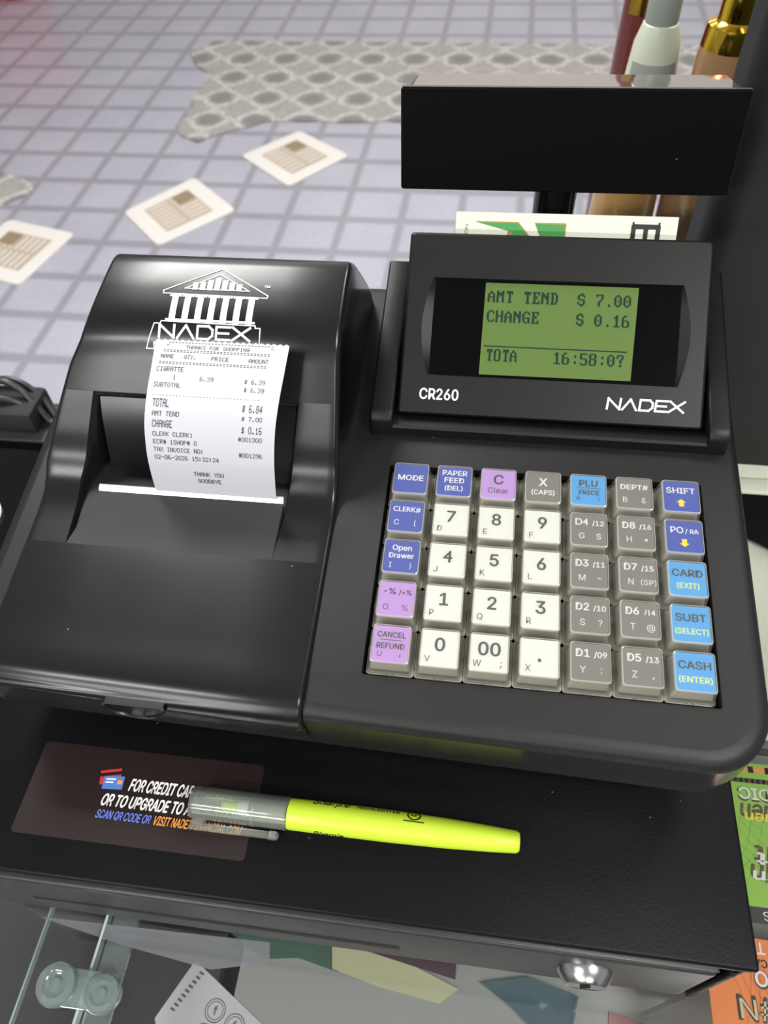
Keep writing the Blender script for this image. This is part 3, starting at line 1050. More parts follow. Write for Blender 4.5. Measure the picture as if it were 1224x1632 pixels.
outer = ring(.0060, dk(0))
bmx = bmesh.new()
ov = [bmx.verts.new(p) for p in outer]
iv = [bmx.verts.new(kp(u, v, -.005)) for u, v in rrect(WX0, WX1, WV0, WV1, [.001] * 4, 3)]
oe = [bmx.edges.new((ov[i], ov[(i + 1) % len(ov)])) for i in range(len(ov))]
ie = [bmx.edges.new((iv[i], iv[(i + 1) % len(iv)])) for i in range(len(iv))]
bmesh.ops.triangle_fill(bmx, use_beauty=True, edges=oe + ie)
bmesh.ops.recalc_face_normals(bmx, faces=bmx.faces)
if sum(f.normal.z for f in bmx.faces) < 0:
    bmesh.ops.reverse_faces(bmx, faces=bmx.faces)
mb.bm(bmx, m_shell)
wl = rrect(WX0, WX1, WV0, WV1, [.001] * 4, 3)
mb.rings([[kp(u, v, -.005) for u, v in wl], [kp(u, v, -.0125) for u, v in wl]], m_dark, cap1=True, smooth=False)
rpart(mb, 'housing')
# thumb latch on the left front
mb = MB()
TX, TZ, TW, TH, TY = -.1545, -.0165, .0120, .0096, Y0 + .0012
pts = [(TX + TW * math.cos(a), TZ + TH * math.sin(a)) for a in [math.pi + math.pi * i / 16 for i in range(17)]]
mb.prism(pts, TY + .004, TY - .0007, m_gloss, mp=lambda a, b, c: (a, c, b))
mb.tube([(TX + TW * math.cos(a), TY - .0007, TZ + TH * math.sin(a)) for a in [math.pi + math.pi * i / 16 for i in range(17)]], .0008, m_cover, 8)
rpart(mb, 'release_tab')

# ---- printer cover
PROF = [(-.0690, -.0236), (-.0686, -.0205), (-.0668, -.0165), (-.0625, -.0128), (-.056, -.0112), (-.04, -.0092), (-.013, -.0052), (.012, -.0012), (.0225, .0022), (.0285, .0060),
        (.0340, .0118), (.0393, .0205), (.0443, .0282), (.0500, .0370), (.0550, .0447), (.0595, .0515), (.0640, .0568), (.0714, .0618), (.0836, .0664), (.0935, .0692), (.0985, .0700),
        (.1028, .0694), (.109, .0650), (.116, .0584), (.1368, .0357), (.1470, .0213), (.1490, .0080)]
CV = Sweep(PROF)
CV.S += 0.216476 - CV.S[20 * 6]      # arc length counted so that the crest is at 0.2164
SOFF = 0.0005


def xl(s):
    y, z = CV.at(s)
    if s < .11:
        return -.2228
    return float(np.interp(z, [.003, .009, .0318, .0456, .0546, .0648, .0705], [-.2232, -.2232, -.2138, -.2073, -.2015, -.1972, -.1947])) if s < .2185 else float(
        np.interp(z, [.008, .07], [-.2150, -.1947]))


XR = -.0880
RS0, RS1 = .0825, .1540                    # the recess, along the profile


def rl(s):
    return float(np.interp(s, [RS0, .1137, .1540], [-.2037, -.2056, -.1968]))


def rr(s):
    return float(np.interp(s, [RS0, .1137, .1540], [-.1116, -.1092, -.1052]))


mb = MB()
Send = CV.S[-1]
ss = sorted(set([float(s) for s in CV.S] + [RS0, RS1]))
drop = lambda y, z: max(0.0, z - (deck(y) - .006))


def cross(s, a, b, le, re):
    """points across the cover at s from x = a to b; rounded where le / re are outer edges"""
    y, z = CV.at(s)
    pts = []
    R = .0022
    sfront = s - CV.S[0]
    if le:
        d = drop(y, z)
        yb, zb = CV.at(s, -R)
        pts += [(a - d * .02, y, z - max(d, R * 1.1)) if d > R else (a, yb, zb)]
        for an in (0, 22, 45, 68, 90):
            t_ = math.radians(an)
            yy, zz = CV.at(s, -R * (1 - math.sin(t_)))
            pts.append((a + R * (1 - math.cos(t_)), yy, zz))
    else:
        pts.append((a, y, z))
    for k in range(1, 4):
        pts.append((a + (b - a) * k / 4, y, z))
    if re:
        for an in (90, 68, 45, 22, 0):
            t_ = math.radians(an)
            yy, zz = CV.at(s, -R * (1 - math.sin(t_)))
            pts.append((b - R * (1 - math.cos(t_)), yy, zz))
    else:
        pts.append((b, y, z))
    # the front edge bows back and its lower edge rises towards the left
    out = []
    for px, py, pz in pts:
        t_ = max(0.0, min(1.0, (XR - px) / .135))
        out.append((px, py + .004 * t_ ** 1.3 * max(0.0, 1 - sfront / .075), pz + .0062 * t_ * max(0.0, 1 - sfront / .009)))
    return out


def strip(sel, fa, fb, le, re):
    rs = [cross(s, fa(s), fb(s), le, re) for s in sel]
    mb.rings(rs, m_cover, closed=False)
    return rs


low = [s for s in ss if s <= RS0]
midd = [s for s in ss if RS0 <= s <= RS1]
top = [s for s in ss if s >= RS1]
strip(low, xl, lambda s: XR, True, True)
strip(top, xl, lambda s: XR, True, True)
strip(midd, xl, rl, True, False)
strip(midd, rr, lambda s: XR, False, True)
# right and left flanks (glossy, flat)
fl_r, fl_l = [], []
for s in ss:
    y, z = CV.at(s, -.0022)
    zb = deck(y) - .007 if y > Y0 + .006 else -.034
    fl_r.append([(XR, y, z), (XR + .0008, y, min(z - .0005, zb))])
    fl_l.append([(xl(s), y, z), (xl(s) - .001 - max(0, z - zb) * .25, y, min(z - .0005, zb))])
mb.rings(fl_r, m_gloss, closed=False)
mb.rings([r[::-1] for r in fl_l], m_gloss, closed=False)
# recess walls, back wall with a rounded top lip, and floor
ws = midd
mb.rings([[(rl(s), *CV.at(s)), (rl(s) + .0012, CV.at(s)[0], CV.at(s)[1] - .0018), (rl(s) + .004, CV.at(s)[0] + .002, min(CV.at(s)[1] - .006, -.012))] for s in ws], m_cover, closed=False)
mb.rings([[(rr(s) - .003, CV.at(s)[0] + .002, min(CV.at(s)[1] - .006, -.012)), (rr(s) - .0010, CV.at(s)[0], CV.at(s)[1] - .0018), (rr(s), *CV.at(s))] for s in ws], m_cover, closed=False)
ya, za = CV.at(RS1)
ta = math.atan2(CV.at(RS1 + .001)[1] - za, CV.at(RS1 + .001)[0] - ya)
lip = []
for k in range(6):
    a = k / 5 * 1.25
    R = .0026
    lip.append((ya - math.sin(ta) * 0 - R * math.sin(a) * math.cos(ta) + R * (1 - math.cos(a)) * math.sin(ta), za - R * math.sin(a) * math.sin(ta) - R * (1 - math.cos(a)) * math.cos(ta)))
bw = lip + [(.0445, .026), (.0395, .016), (.034, .004), (.031, -.012)]
mb.rings([[(rl(RS1) + (.004 * i / len(bw)), y, z) for i, (y, z) in enumerate(bw)], [(rr(RS1) - (.003 * i / len(bw)), y, z) for i, (y, z) in enumerate(bw)]], m_cover, closed=False)
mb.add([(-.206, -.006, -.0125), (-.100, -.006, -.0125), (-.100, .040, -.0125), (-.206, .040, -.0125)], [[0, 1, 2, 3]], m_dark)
cover = rpart(mb, 'printer_cover', angle=50)
# front lip of the recess
mb = MB()
CY, CZ = .0205, .0036
y0, z0 = CV.at(RS0)
lp = []
for k in range(7):
    u = k / 6
    lp.append((y0 + (CY - y0) * u, z0 - .0001 + (CZ - z0) * (u ** 1.15)))
top_l = [[(-.2036 + .0088 * u_, y, z), (-.1117 + .0010 * u_, y, z)] for (y, z), u_ in zip(lp, [k / 6 for k in range(7)])]
bot_l = [[(a[0], a[1] + .0006, a[2] - .0035) for a in r] for r in top_l]
mb.rings(top_l, m_lip, closed=False)
mb.rings([[top_l[k][0], bot_l[k][0]] for k in range(7)][::-1], m_lip, closed=False, smooth=False)
mb.rings([[top_l[k][1], bot_l[k][1]] for k in range(7)], m_lip, closed=False, smooth=False)
mb.add([top_l[6][0], top_l[6][1], bot_l[6][1], bot_l[6][0]], [[0, 1, 2, 3]], m_lip)
rpart(mb, 'paper_lip')
mb = MB()
cx0, cx1 = -.1948, -.1107
rowa, rowb = [], []
n = 180
vv, ff = [], []
for i in range(n + 1):
    x = cx0 + (cx1 - cx0) * i / n
    vv += [(x, CY + .0022 + (.0004 if i % 2 else 0), CZ + .0018), (x, CY + .0004, CZ + .0006), (x, CY - .0005, CZ - .0010)]
    if i:
        a = 3 * (i - 1)
        ff += [[a + 1, a + 4, a + 3, a], [a + 2, a + 5, a + 4, a + 1]]
mb.add(vv, ff, m_steel)
rpart(mb, 'tear_bar', 'steel serrated tear bar')
# logo on the cover
mb = MB()
lg = lambda a, b: (a, *CV.at(b, .00022))


def fine(pts, wd, m, closed=False):
    P = pts + ([pts[0]] if closed else [])
    for p, q_ in zip(P[:-1], P[1:]):
        k = max(1, int(abs(q_[1] - p[1]) / .0012))
        for i in range(k):
            a = (p[0] + (q_[0] - p[0]) * i / k, p[1] + (q_[1] - p[1]) * i / k)
            b = (p[0] + (q_[0] - p[0]) * (i + 1) / k, p[1] + (q_[1] - p[1]) * (i + 1) / k)
            stroke(mb, [a, b], wd, m, lg)


fine([(-.1430, .2120), (-.1667, .1998), (-.1664, .1985), (-.1210, .1978), (-.1208, .1990)], .00045, m_white_ink, True)
fine([(-.1431, .2090), (-.1574, .2013), (-.1292, .2009)], .00045, m_white_ink, True)
for k in range(7):
    hh = (.0012, .0018, .0028, .0042, .0030, .0020, .0012)[k]
    fine([(-.1531 + k * .0032, .2019), (-.1531 + k * .0032, .2019 + hh)], .0023, m_white_ink)
for k in range(7):
    x = -.1607 + k * .00556
    fine([(x, .1866), (x, .1968)], .0027, m_white_ink)
    fine([(x - .0021, .1975), (x + .0021, .1975)], .0010, m_white_ink)
    fine([(x - .0023, .1860), (x + .0023, .1860)], .0010, m_white_ink)
fine([(-.1650, .1853), (-.1242, .1848), (-.1242, .1838), (-.1220, .1838), (-.1220, .1735), (-.1710, .1735), (-.1680, .1842), (-.1655, .1842)], .00045, m_white_ink, True)
for L in WORDMARK:
    for ln in L:
        fine([(-.1655 + a / 6.4 * .0392, .1784 + b * .0053) for a, b in ln], .00100, m_white_ink)
put_text(mb, 'N', m_white_ink, lg, -.1668, .1752, .0026, True)
put_text(mb, 'TM', m_white_ink, lg, -.1218, .2036, .0012, True)
lo = mb.build('printer_logo', cover)
lo.data.transform(Matrix.Translation((-RB[0], -RB[1], -RB[2])))
lo['label'] = 'white temple logo print'

# ---- display bracket (U shape) behind the keyboard
mb = MB()
arm = [(.0640, .0040), (.0640, .0125), (.0652, .0152), (.0685, .0172), (.1478, .0408), (.1492, .0400), (.1500, .0375), (.150, .018), (.100, .0095)]
for xa, xb in ((-.0786, -.0680), (.0694, .0788)):
    b = bmesh.new()
    va = [b.verts.new((xa, y, z)) for y, z in arm]
    vb = [b.verts.new((xb, y, z)) for y, z in arm]
    b.faces.new(va)
    b.faces.new(vb[::-1])
    for i in range(len(arm)):
        j = (i + 1) % len(arm)
        b.faces.new((va[j], va[i], vb[i], vb[j]))
    bmesh.ops.recalc_face_normals(b, faces=b.faces)
    bmesh.ops.bevel(b, geom=[e for e in b.edges if abs((e.verts[0].co - e.verts[1].co).x) < 1e-6], offset=.0013, segments=3, profile=.5, affect='EDGES')
    mb.bm(b, m_lcd_case, True)
# front sill between the arms
mb.prism([(.0642, .004), (.0642, .0098), (.0652, .0108), (.0700, .0112), (.0730, .0100), (.0760, .0020), (.080, .004)], -.0690, .0704, m_lcd_case, mp=lambda a, b, c: (c, a, b))
rpart(mb, 'display_bracket', angle=40)

# ---- operator display
LV = math.atan2(.5981, .8014)
LO = (0.0, .0700, .0142)


def lp3(u, v, w_=0.0):
    return (u, LO[1] + v * math.cos(LV) - w_ * math.sin(LV), LO[2] + v * math.sin(LV) + w_ * math.cos(LV))


mb = MB()
LX0, LX1, LH = -.0664, .0676, .0834
outl = rrect(LX0, LX1, 0.0, LH, [.0012, .0012, .0016, .0016], 3)


def lring(ins, w_, dy=0.0):
    return [lp3(u, v, w_) for u, v in rrect(LX0 + ins, LX1 - ins, ins * .5, LH - ins, [.0012, .0012, .0016, .0016], 3)]


# case: face, rounded edges, sides, back
arcl = [(-.0543 - .0040 * math.sin(math.pi * i / 10), .0625 - .0447 * i / 10) for i in range(11)]
arcr = [(.0558 + .0040 * math.sin(math.pi * i / 10), .0178 + .0451 * i / 10) for i in range(11)]
hole = arcl + arcr                                        # the bowed opening
bmx = bmesh.new()
ov = [bmx.verts.new(p) for p in lring(.0014, 0)]
iv = [bmx.verts.new(lp3(u, v, 0)) for u, v in hole]
es = [bmx.edges.new((vs[i], vs[(i + 1) % len(vs)])) for vs in (ov, iv) for i in range(len(vs))]
bmesh.ops.triangle_fill(bmx, use_beauty=True, edges=es)
if sum(f.normal.z for f in bmx.faces) < 0:
    bmesh.ops.reverse_faces(bmx, faces=bmx.faces)
bmesh.ops.recalc_face_normals(bmx, faces=bmx.faces)
mb.bm(bmx, m_lcd_case)
mb.rings([lring(.0014, 0), lring(.0007, -.0002), lring(.0002, -.0008), lring(0, -.0016), lring(0, -.011), lring(.002, -.0125)], m_lcd_case, cap1=True)
hin = [(u * .985 + .0004 * 0, v) for u, v in hole]
# sloping cheeks of the opening down to the window
wrect = [(-.0532, .0617), (-.0532, .0186), (.0549, .0190), (.0549, .0620)]
n = len(hole)
cheek = [(max(-.0532, min(.0549, u)), v + (-.0006 if v > .05 else (.0006 if v < .03 else 0))) for u, v in hole]
mb.rings([[lp3(u, v, 0) for u, v in hole], [lp3(u, v, -.0016) for u, v in cheek]], m_lcd_case, smooth=False)
lcdp = rpart(mb, 'display_case', angle=40)
mb = MB()
mb.add([lp3(u, v, -.0014) for u, v in ((-.0536, .0180), (.0553, .0184), (.0553, .0624), (-.0536, .0622))], [[0, 1, 2, 3]], m_window)
wn = mb.build('display_window', lcdp); wn.data.transform(Matrix.Translation((-RB[0], -RB[1], -RB[2])))
wn['label'] = 'glossy black display window'
mb = MB()
mb.add([lp3(u, v, -.00125) for u, v in ((-.0309, .0194), (.0358, .0197), (.0368, .0614), (-.0306, .0613))], [[0, 1, 2, 3]], m_lcd)
li = lambda a, b: lp3(a, b, -.0011)
vga_text(mb, 'AMT TEND  $ 7.00', m_lcd_ink, li, -.0294, .0344, .0524, .0054)
vga_text(mb, 'CHANGE    $ 0.16', m_lcd_ink, li, -.0292, .0342, .0434, .0054)
vga_text(mb, 'TOTA', m_lcd_ink, li, -.0284, -.0140, .0257, .0054)
vga_text(mb, '16:58:0?', m_lcd_ink, li, .0014, .0330, .0257, .0054)
stroke(mb, [(-.0292, .0324), (.0332, .0325)], .0005, m_lcd_ink, li)
sc_ = mb.build('screen', lcdp); sc_.data.transform(Matrix.Translation((-RB[0], -RB[1], -RB[2])))
sc_['label'] = 'lit green screen reading change due'
mb = MB()
put_text(mb, 'CR260', m_white_ink, lambda a, b: lp3(a, b, .0001), -.0570, 0, .0048, True, 'L', width=.0177, base=.0067)
nm = mb.build('model_number', lcdp); nm.data.transform(Matrix.Translation((-RB[0], -RB[1], -RB[2])))
mb = MB()
wordmark(mb, .0262, .0068, .0325, .0046, .0009, m_white_ink, lambda a, b: lp3(a, b, .0001), .12)
nm = mb.build('brand_wordmark', lcdp); nm.data.transform(Matrix.Translation((-RB[0], -RB[1], -RB[2])))

# ---- pole and customer display
mb = MB()
mb.lathe([(.0105, -.050), (.0105, .072)], m_gloss, org=(0.0006, .1925, 0), n=28)
mb.box((.0006, .177, -.030), (.036, .050, .070), m_shell, .003)
rpart(mb, 'pole')
PT = math.radians(13.1)


def pp3(u, v, w_):
    """customer display: u right, v up its face, w_ away from the cashier"""
    return (u, .1800 + v * math.sin(PT) + w_ * math.cos(PT), .1083 + v * math.cos(PT) - w_ * math.sin(PT))


mb = MB()
CW, CH = .0760, .0436


def cring(ins, w_, top=0.0, r=.0012):
    return [pp3(u + .0011, v, w_) for u, v in rrect(-CW + ins, CW - ins, -CH + ins * .6, top - ins * .6, [r] * 4, 3)]


mb.rings([cring(.0008, 0), cring(.0002, .0004), cring(0, .0010), cring(.0, .0042)], m_pole, cap0=True)
mb.rings([cring(.0, .0042), cring(.0018, .0050), cring(.0026, .0400), cring(.005, .0420)], m_pole, cap1=True)
cd = rpart(mb, 'customer_display', angle=30)
mb = MB()
mb.add([pp3(-CW + .0015, .0003, .0006), pp3(CW + .0005, .0003, .0006), pp3(CW + .0005, .00035, .0040), pp3(-CW + .0015, .00035, .0040)], [[0, 1, 2, 3]], m_bevel)
bv = mb.build('display_edge', cd); bv.data.transform(Matrix.Translation((-RB[0], -RB[1], -RB[2])))
mb = MB()
gx = 40
vv, ff = [], []
for i in range(gx + 1):
    u = -CW + .0048 + (2 * CW - .0086) * i / gx
    for j in range(7):
        w_ = .0052 + .0338 * j / 6
        bow = .00022 * math.sin(i * .55) * math.sin(math.pi * j / 6) + .0005
        vv.append(pp3(u + .0011, -.0008 + bow, w_))
for i in range(gx):
    for j in range(6):
        a = i * 7 + j
        ff.append([a, a + 7, a + 8, a + 1])
mb.add(vv, ff, m_smoke, True)
wn = mb.build('mirror_window', cd); wn.data.transform(Matrix.Translation((-RB[0], -RB[1], -RB[2])))
wn['label'] = 'smoky mirrored top window'

# ---- keys
KCAP = MB()
P = .019
tw, th_, bw_ = .0147, .0143, .0178


def krect(hw, hh, w_, oy=0.0, r=.0012):
    return [(a, b + oy, w_) for a, b in rrect(-hw, hw, -hh, hh, [r] * 4, 3)]


KCAP.rings([krect(.0090, .0090, -.0098), krect(.0090, .0090, -.0090), krect(.0087, .0087, -.0084)], m_key_glint)
KCAP.rings([krect(.0087, .0087, -.0084), krect(.0077, .0078, -.0007, .0004)], m_key_clear)
KCAP.rings([krect(.0077, .0078, -.0007, .0004), krect(.0075, .0077, .0001, .0004), krect(.0072, .0074, .0003, .0004)], m_key_glint)
KCAP.rings([krect(.0072, .0074, .0003, .0004), krect(.0072, .0074, .00031, .0004)], m_key_clear, cap1=True)
KCAP.rings([krect(.0094, .0094, -.0100), krect(.0094, .0094, -.0094), krect(.0081, .0081, -.0090), krect(.0067, .0068, -.0012, .0004), krect(.0066, .0067, -.0010, .0004)], m_key_core, cap1=True, smooth=False)
for sx in (-1, 1):      # moulded nubs at the foot of each cap
    KCAP.box((sx * .0012, -.0091, -.0084), (.0013, .0006, .0009), m_key_clear, .0002)
    KCAP.box((sx * .0091, .0, -.0084), (.0006, .0030, .0009), m_key_clear, .0002)

W, D, Y_, L_ = m_white_ink, m_dark_ink, m_yellow_ink, m_lemon_ink


def dig(n, a, extra=None):
    r = [(n, 0, 1.6, 5.2, D, 1), (a, -4.5, -4.3, 2.5, D, 0)]
    return (m_white, r + (extra or []))


def dep(n, s_, a, b):
    return (m_grey, [(n, -2.9, 3.6, 3.0, W, 1), (s_, 3.7, 3.2, 2.2, W, 1), (a, -2.9, -2.9, 2.6, W, 0), (b, 3.9, -2.9, 2.6 if len(b) == 1 else 2.2, W, 0)])


KEYS = [
    [(m_blue, [('MODE', 0, .5, 2.6, W, 1)]), (m_blue, [('PAPER', 0, 4.3, 2.5, W, 1), ('FEED', 0, .6, 2.5, W, 1), ('(DEL)', 0, -3.4, 2.3, W, 1)]),
     (m_purple, [('C', 0, 2.5, 4.6, D, 1), ('Clear', 0, -3.0, 2.6, D, 0)]), (m_grey, [('X', 0, 2.7, 3.9, W, 1), ('(CAPS)', 0, -2.4, 2.3, W, 1)]),
     (m_cyan, [('PLU', 0, 3.6, 3.0, D, 1), ('_', 0, 1.2, 9.5, D, 0), ('PRICE', .2, -1.0, 2.1, D, 1), ('A', -4.3, -3.9, 2.2, D, 0), ('!', 4.3, -4.1, 2.2, D, 0)]),
     (m_grey, [('DEPT#', 0, 3.2, 2.4, W, 1), ('B', -3.9, -3.1, 2.5, W, 0), ('&', 3.8, -3.1, 2.5, W, 0)]), (m_blue, [('SHIFT', 0, 3.0, 2.7, W, 1), ('^', 0, -2.9, 3.2, Y_, 0)])],
    [(m_blue, [('CLERK#', 0, 3.5, 2.3, W, 1), ('C', -3.8, -2.9, 2.5, W, 0), ('(', 4.0, -2.9, 2.5, W, 0)]), dig('7', 'D'), dig('8', 'E'), dig('9', 'F'), dep('D4', '/12', 'G', '$'), dep('D8', '/16', 'H', '*'),
     (m_blue, [('PO', -2.7, 3.0, 2.8, W, 1), ('/ RA', 3.2, 2.6, 2.0, W, 1), ('v', 0, -2.9, 3.2, Y_, 0)])],
    [(m_blue, [('Open', 0, 4.0, 2.4, W, 1), ('Drawer', 0, .4, 2.3, W, 1), ('I', -4.2, -4.0, 2.3, W, 0), (')', 4.0, -4.0, 2.3, W, 0)]), dig('4', 'J'), dig('5', 'K'), dig('6', 'L'), dep('D3', '/11', 'M', '-'),
     dep('D7', '/15', 'N', '(SP)'), (m_cyan, [('CARD', 0, 2.6, 3.0, D, 2), ('(EXIT)', 0, -2.9, 2.3, L_, 1)])],
    [(m_purple, [('-%', -2.9, 3.2, 2.6, D, 1), ('/+%', 3.4, 3.0, 2.0, D, 1), ('O', -3.9, -3.6, 2.4, D, 0), ('%', 3.8, -3.6, 2.4, D, 0)]), dig('1', 'P'), dig('2', 'Q'), dig('3', 'R'), dep('D2', '/10', 'S', '?'), dep('D6', '/14', 'T', '@'),
     (m_cyan, [('SUBT', 0, 2.6, 3.0, D, 2), ('(SELECT)', 0, -3.0, 2.2, L_, 1)])],
    [(m_purple, [('CANCEL', 0, 3.8, 2.2, D, 1), ('_', 0, 1.6, 8.6, D, 0), ('REFUND', 0, -.8, 2.2, D, 1), ('U', -4.0, -4.1, 2.2, D, 0), ('+', 4.0, -4.3, 2.0, D, 0)]), dig('0', 'V'), dig('00', 'W', [(';', 4.6, -4.1, 2.4, D, 0)]),
     (m_white, [('.', 0, .3, 6.5, D, 1), ('X', -4.3, -4.3, 2.5, D, 0)]), dep('D1', '/09', 'Y', ':'), dep('D5', '/13', 'Z', ','), (m_cyan, [('CASH', 0, 2.6, 3.0, D, 2), ('(ENTER)', 0, -3.0, 2.2, L_, 1)])],
]
proto = None
for r in range(5):
    for k in range(7):
        lab, ent = KEYS[r][k]
        u, v = (k - 3) * P, (2 - r) * P
        c = kp(u, v, 0)
        loc = (c[0] - RB[0], c[1] - RB[1], c[2] - RB[2])
        if proto is None:
            key = KCAP.build('key', reg, loc=loc, rx=AL)
            proto = key
        else:
            key = proto.copy()
            key.parent = reg
            key.location = loc
            COL.objects.link(key)
        key['label'] = {m_blue: 'blue', m_purple: 'lilac', m_cyan: 'sky blue', m_grey: 'grey', m_white: 'white'}[lab] + ' key under a clear cap'
        mb = MB()
        mb.prism([(a, b + .0004) for a, b in rrect(-.0071, .0071, -.0072, .0072, [.0005] * 4, 2)], -.00085, -.0004, lab)
        lm_ = lambda a, b: (a, b + .0004, -.00032)
        for s_, ex, ey, eh, em, bold in ent:
            ex, ey, eh = ex * .001, ey * .001, eh * .001
            if s_ == '_':
                stroke(mb, [(ex - eh / 2, ey), (ex + eh / 2, ey)], .00028, em, lm_)
            elif s_ in '^v' and em is Y_:
                sg = 1 if s_ == '^' else -1
                mb.add([lm_(ex - .0020, ey + sg * .0002), lm_(ex + .0020, ey + sg * .0002), lm_(ex, ey + sg * .0018)], [[0, 1, 2] if sg > 0 else [0, 2, 1]], em)
                mb.add([lm_(ex - .0010, ey - sg * .0018), lm_(ex + .0010, ey - sg * .0018), lm_(ex + .0010, ey + sg * .0003), lm_(ex - .0010, ey + sg * .0003)], [[0, 1, 2, 3]], em)
            elif s_ == '*':
                mb.add([lm_(ex + .0006 * math.cos(i * .785), ey + .0006 * math.sin(i * .785)) for i in range(8)], [list(range(8))], em)
            elif s_ == '-':
                stroke(mb, [(ex - .0005, ey), (ex + .0005, ey)], .0004, em, lm_)
            elif s_ == '.' and eh > .005:
                mb.add([lm_(ex - .0006, ey - .0020), lm_(ex + .0006, ey - .0020), lm_(ex + .0006, ey - .0007), lm_(ex - .0006, ey - .0007)], [[0, 1, 2, 3]], em)
            elif s_ in ',:;':
                for q_, (dy, hh) in enumerate(((-.0009, .0004), (.0006, .0004)) if s_ != ',' else ((-.0009, .0005),)):
                    mb.add([lm_(ex - .0002, ey + dy - hh / 2), lm_(ex + .0003, ey + dy - hh / 2), lm_(ex + .0003, ey + dy + hh / 2), lm_(ex - .0002, ey + dy + hh / 2)], [[0, 1, 2, 3]], em)
                if s_ in ',;':
                    stroke(mb, [(ex, ey - .0009), (ex - .0003, ey - .0016)], .0003, em, lm_)
            else:
                wmax = {'MODE': .0112, 'PAPER': .0108, 'FEED': .0086, 'SHIFT': .0118, 'CLERK#': .0118, 'DEPT#': .0114, '(SELECT)': .0124, '(ENTER)': .0122, 'CANCEL': .0112, 'REFUND': .0110, 'CASH': .0120,
                        'CARD': .0118, 'SUBT': .0116, 'Drawer': .0104, 'PLU': .0078, '(CAPS)': .0098, '(EXIT)': .0086, 'PO': .0052, '(SP)': .0060}.get(s_)
                put_text(mb, s_, em, lm_, ex, ey, eh, bold > 0, 'C', width=wmax)
        mb.build('key_label', key)

# ================================================================ the receipt
PP = Sweep([(.0230, -.004), (.0219, .0030), (.0215, .010), (.0214, .018), (.0220, .027), (.0246, .0372), (.0288, .0460), (.0345, .0530), (.0400, .0580), (.0448, .0628), (.0490, .0668)])
S_0 = float(np.linalg.norm(np.array((.0230, -.004)) - np.array((.0219, .0030))))
PW = .0545
pxl = lambda s: float(np.interp(s, [-.008, 0, .02, .04, .06, .08], [-.1687, -.1685, -.1662, -.1640, -.1612, -.1582]))
SEND = PP.S[-1] - S_0


def pap(u, s, off=0.0):
    return (pxl(s) + u, *PP.at(s + S_0, off))


mb = MB()
rows = 60
vv, ff = [], []
NC = 44
for i in range(rows + 1):
    s = -S_0 + (SEND + S_0) * i / rows
    for j in range(NC + 1):
        d = (.0006 if j % 2 else 0) if i == rows else 0
        vv.append(pap(PW * j / NC, s + d, -.00004))
for i in range(rows):
    for j in range(NC):
        a = i * (NC + 1) + j
        ff.append([a, a + 1, a + NC + 2, a + NC + 1])
mb.add(vv, ff, m_paper, True)
LINES = [('THANKS FOR SHOPPING', .0130, .0390, .0704, .0014), ('NAME', .0033, .0087, .0665, .0016), ('QTY.', .0130, .0180, .0664, .0016), ('PRICE', .0242, .0313, .0662, .0016),
         ('AMOUNT', .0394, .0475, .0661, .0016), ('CIGRATTE', .0024, .0136, .0613, .0019), ('1', .0097, .0106, .0582, .0018), ('6.39', .0209, .0265, .0580, .0018), ('$ 6.39', .0392, .0476, .0578, .0018),
         ('SUBTOTAL', .0023, .0136, .0550, .0019), ('$ 6.39', .0396, .0478, .0546, .0018), ('TOTAL', .0030, .0098, .0471, .0033), ('$ 6.84', .0402, .0484, .0466, .0031), ('AMT TEND', .0031, .0144, .0434, .0020),
         ('$ 7.00', .0404, .0488, .0431, .0019), ('CHANGE', .0033, .0117, .0385, .0032), ('$ 0.16', .0407, .0491, .0378, .0031), ('CLERK CLERK1', .0033, .0204, .0347, .0020), ('#001300', .0395, .0493, .0343, .0020),
         ('ECR# 1SHOP# 0', .0034, .0220, .0310, .0021), ('TAX INVOICE NO:', .0033, .0247, .0272, .0022), ('02-06-2026 15:32:24', .0033, .0310, .0232, .0023), ('#001296', .0397, .0495, .0267, .0022),
         ('THANK YOU', .0193, .0324, .0142, .0026), ('GOODBYE', .0207, .0309, .0099, .0026), ('"', .0048, .0056, .0708, .0012), ('"', .0474, .0482, .0708, .0012)]
pm = lambda a, b: pap(a, b, .00010)
for s_, a, b, bs, h in LINES:
    pixel_text(mb, s_, m_print, pm, a, b, bs, h, pitch=.00157 if len(s_) == 1 else None)
for a, b, s_, kind in ((.0057, .0488, .0726, '-'), (.0041, .0479, .0690, '='), (.0030, .0474, .0643, '='), (.0027, .0473, .0516, '.')):
    n = 32
    for i in range(n):
        x = a + (b - a) * i / n
        wdt = (b - a) / n * (.62 if kind != '.' else .28)
        for dy in ((0, .0006) if kind == '=' else (0,)):
            mb.add([pm(x, s_ + dy), pm(x + wdt, s_ + dy), pm(x + wdt, s_ + dy + .00028), pm(x, s_ + dy + .00028)], [[0, 1, 2, 3]], m_print)
rc_ = mb.build('receipt', base=(-.139, .022, -.004))
tag(rc_, 'white printed receipt curling up out of the register printer slot', 'receipt')

# ================================================================ carton behind the display
TL = math.radians(58)
def ck(u, v, w_=0.0):
    """u right, v up the face (0 = top edge), w_ toward the cashier"""
    return (u, .1585 + v * math.cos(TL) - w_ * math.sin(TL), .0618 + v * math.sin(TL) + w_ * math.cos(TL))


